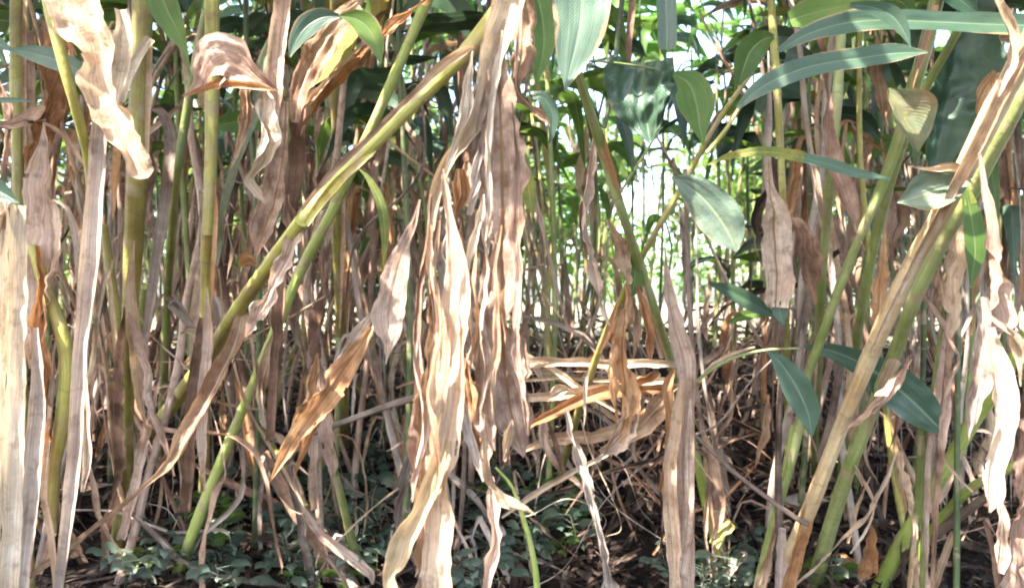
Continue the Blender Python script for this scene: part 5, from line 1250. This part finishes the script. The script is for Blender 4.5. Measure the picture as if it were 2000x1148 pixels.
# ---------------------------------------------------------------- more leaves high in the thicket, each shoot bent over by its leaves
def leafy(x, y, d, mat, n, label, spread=.45, size=.42, lean=0.0):
    a = P(x, y, d)
    base = Vector((a.x - lean, d + .1, ground_z(a.x - lean, d + .1)))
    root = empty('leafy_shoot', base)
    pts = [base, base.lerp(a, .5) + Vector((.03, 0, 0)), a, a + Vector((lean * .3, 0, .35))]
    mb = MB(); tube_into(mb, pts, [.012, .011, .009, .004], sides=7, n=24, seed=nseed()); mb.build('stem', R.choice(['deep', 'green']), root, origin=base)
    for k in range(n):
        t = R.uniform(.55, 1)
        c_ = cr(pts, t); an = R.uniform(0, 2 * pi); Ln = size * R.uniform(.7, 1.25)
        dr = Vector((cos(an), sin(an) * .6, 0)); up = R.uniform(-.1, .5)
        q = [c_, c_ + dr * Ln * .3 + Vector((0, 0, Ln * up * .4)), c_ + dr * Ln * .65 + Vector((0, 0, Ln * up * .2)), c_ + dr * Ln * R.uniform(.75, .95) + Vector((0, 0, -Ln * R.uniform(.1, .6)))]
        w = R.uniform(.055, .09) * size / .42
        fc = Vector((0, .3, 1)).normalized() if R.random() < .6 else Vector((R.uniform(-.4, .4), 1, .3)).normalized()
        add_blade(root, 'leaf', mat if R.random() < .8 else R.choice(['gleaf', 'gdark', 'gblue']), q, [.006, w * .9, w, .003], face=fc, roll=(R.uniform(-35, 35),), n=12)
    tag(root, label, 'leafy shoot')
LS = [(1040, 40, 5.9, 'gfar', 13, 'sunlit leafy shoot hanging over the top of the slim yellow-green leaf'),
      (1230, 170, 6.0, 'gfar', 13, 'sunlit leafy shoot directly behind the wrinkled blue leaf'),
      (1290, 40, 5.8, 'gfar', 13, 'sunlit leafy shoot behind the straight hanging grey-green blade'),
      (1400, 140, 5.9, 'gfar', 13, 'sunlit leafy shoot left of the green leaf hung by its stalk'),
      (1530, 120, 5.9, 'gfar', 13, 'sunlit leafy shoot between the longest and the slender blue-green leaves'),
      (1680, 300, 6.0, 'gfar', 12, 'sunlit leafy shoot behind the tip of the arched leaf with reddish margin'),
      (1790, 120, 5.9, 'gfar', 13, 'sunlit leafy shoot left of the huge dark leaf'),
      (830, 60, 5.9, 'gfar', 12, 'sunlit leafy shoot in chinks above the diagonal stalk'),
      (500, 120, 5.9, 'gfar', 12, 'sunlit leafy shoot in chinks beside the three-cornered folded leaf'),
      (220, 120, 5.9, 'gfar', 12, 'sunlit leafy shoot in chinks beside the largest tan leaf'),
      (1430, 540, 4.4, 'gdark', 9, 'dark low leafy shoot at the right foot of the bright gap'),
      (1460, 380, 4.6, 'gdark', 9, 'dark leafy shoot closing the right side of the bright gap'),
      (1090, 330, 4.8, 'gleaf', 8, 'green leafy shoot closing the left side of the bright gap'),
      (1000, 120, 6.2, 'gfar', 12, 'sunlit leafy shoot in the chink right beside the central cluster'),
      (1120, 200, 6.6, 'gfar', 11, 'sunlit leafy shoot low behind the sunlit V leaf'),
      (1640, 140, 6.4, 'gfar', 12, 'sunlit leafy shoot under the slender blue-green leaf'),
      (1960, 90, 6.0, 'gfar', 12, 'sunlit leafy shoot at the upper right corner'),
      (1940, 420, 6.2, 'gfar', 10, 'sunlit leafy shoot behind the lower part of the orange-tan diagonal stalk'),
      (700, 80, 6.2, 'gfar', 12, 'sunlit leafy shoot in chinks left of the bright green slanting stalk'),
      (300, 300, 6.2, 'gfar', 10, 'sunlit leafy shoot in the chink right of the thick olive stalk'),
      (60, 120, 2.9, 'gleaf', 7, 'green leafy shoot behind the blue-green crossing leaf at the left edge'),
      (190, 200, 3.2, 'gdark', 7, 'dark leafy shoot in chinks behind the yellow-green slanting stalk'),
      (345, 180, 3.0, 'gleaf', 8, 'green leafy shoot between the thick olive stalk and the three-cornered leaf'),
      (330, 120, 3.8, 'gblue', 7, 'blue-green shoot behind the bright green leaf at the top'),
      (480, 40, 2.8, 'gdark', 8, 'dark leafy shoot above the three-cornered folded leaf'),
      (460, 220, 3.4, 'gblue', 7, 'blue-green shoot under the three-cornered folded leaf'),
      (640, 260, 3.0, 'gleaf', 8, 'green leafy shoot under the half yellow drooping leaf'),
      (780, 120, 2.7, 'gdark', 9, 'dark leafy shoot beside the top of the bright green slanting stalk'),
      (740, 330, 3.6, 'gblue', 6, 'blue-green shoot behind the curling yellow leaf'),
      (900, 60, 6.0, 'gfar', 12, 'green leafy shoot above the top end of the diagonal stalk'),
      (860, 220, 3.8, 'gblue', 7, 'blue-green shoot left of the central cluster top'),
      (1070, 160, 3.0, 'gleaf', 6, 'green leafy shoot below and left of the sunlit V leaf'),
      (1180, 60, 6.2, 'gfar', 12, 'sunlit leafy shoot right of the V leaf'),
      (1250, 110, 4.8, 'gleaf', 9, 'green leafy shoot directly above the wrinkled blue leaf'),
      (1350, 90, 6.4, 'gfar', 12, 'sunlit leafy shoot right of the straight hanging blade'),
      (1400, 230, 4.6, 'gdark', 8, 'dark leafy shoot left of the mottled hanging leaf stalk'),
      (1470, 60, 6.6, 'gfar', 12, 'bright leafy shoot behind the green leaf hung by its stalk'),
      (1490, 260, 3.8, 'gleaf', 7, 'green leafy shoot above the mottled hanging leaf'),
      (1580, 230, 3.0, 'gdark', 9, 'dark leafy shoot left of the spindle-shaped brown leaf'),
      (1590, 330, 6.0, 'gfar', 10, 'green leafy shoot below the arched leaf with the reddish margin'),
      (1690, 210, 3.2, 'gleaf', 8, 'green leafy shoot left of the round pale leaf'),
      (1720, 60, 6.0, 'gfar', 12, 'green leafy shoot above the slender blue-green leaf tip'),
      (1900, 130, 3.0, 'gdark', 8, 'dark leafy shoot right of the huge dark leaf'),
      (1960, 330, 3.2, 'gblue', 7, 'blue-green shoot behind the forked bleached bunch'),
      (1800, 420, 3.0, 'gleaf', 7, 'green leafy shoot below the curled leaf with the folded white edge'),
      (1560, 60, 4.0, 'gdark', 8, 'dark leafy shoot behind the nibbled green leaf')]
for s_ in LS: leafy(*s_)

# ---------------------------------------------------------------- the same look twice: say which one by its place among its likes
def seen_x(o):
    p = o.matrix_world.translation if o.parent else o.location
    return 1000 + F * p.x / max(p.y, .1)
def same_labels():
    by = {}
    for o in C.objects:
        if o.parent is None and 'label' in o: by.setdefault(o['label'], []).append(o)
    words = {2: ['left one of two: ', 'right one of two: '], 3: ['leftmost of three: ', 'middle one of three: ', 'rightmost of three: ']}
    ordi = ['first', 'second', 'third', 'fourth', 'fifth', 'sixth', 'seventh', 'eighth', 'ninth', 'tenth', 'eleventh', 'twelfth']
    for lab, os_ in by.items():
        n = len(os_)
        if n < 2: continue
        os_.sort(key=seen_x)
        for i, o in enumerate(os_):
            pre = words[n][i] if n in words else (ordi[i] + ' from the left: ' if i < 12 else '')
            if i >= 12: pre = 'number %d from the left: ' % (i + 1)
            full = pre + lab
            if len(full.replace('-', ' ').split()) > 16: full = pre.replace(' the ', ' ') + lab.replace(' the ', ' ')
            if len(full.replace('-', ' ').split()) > 16: full = full.replace('one of ', 'of ').replace('dry strip in litter', 'litter strip')
            o['label'] = full
same_labels()
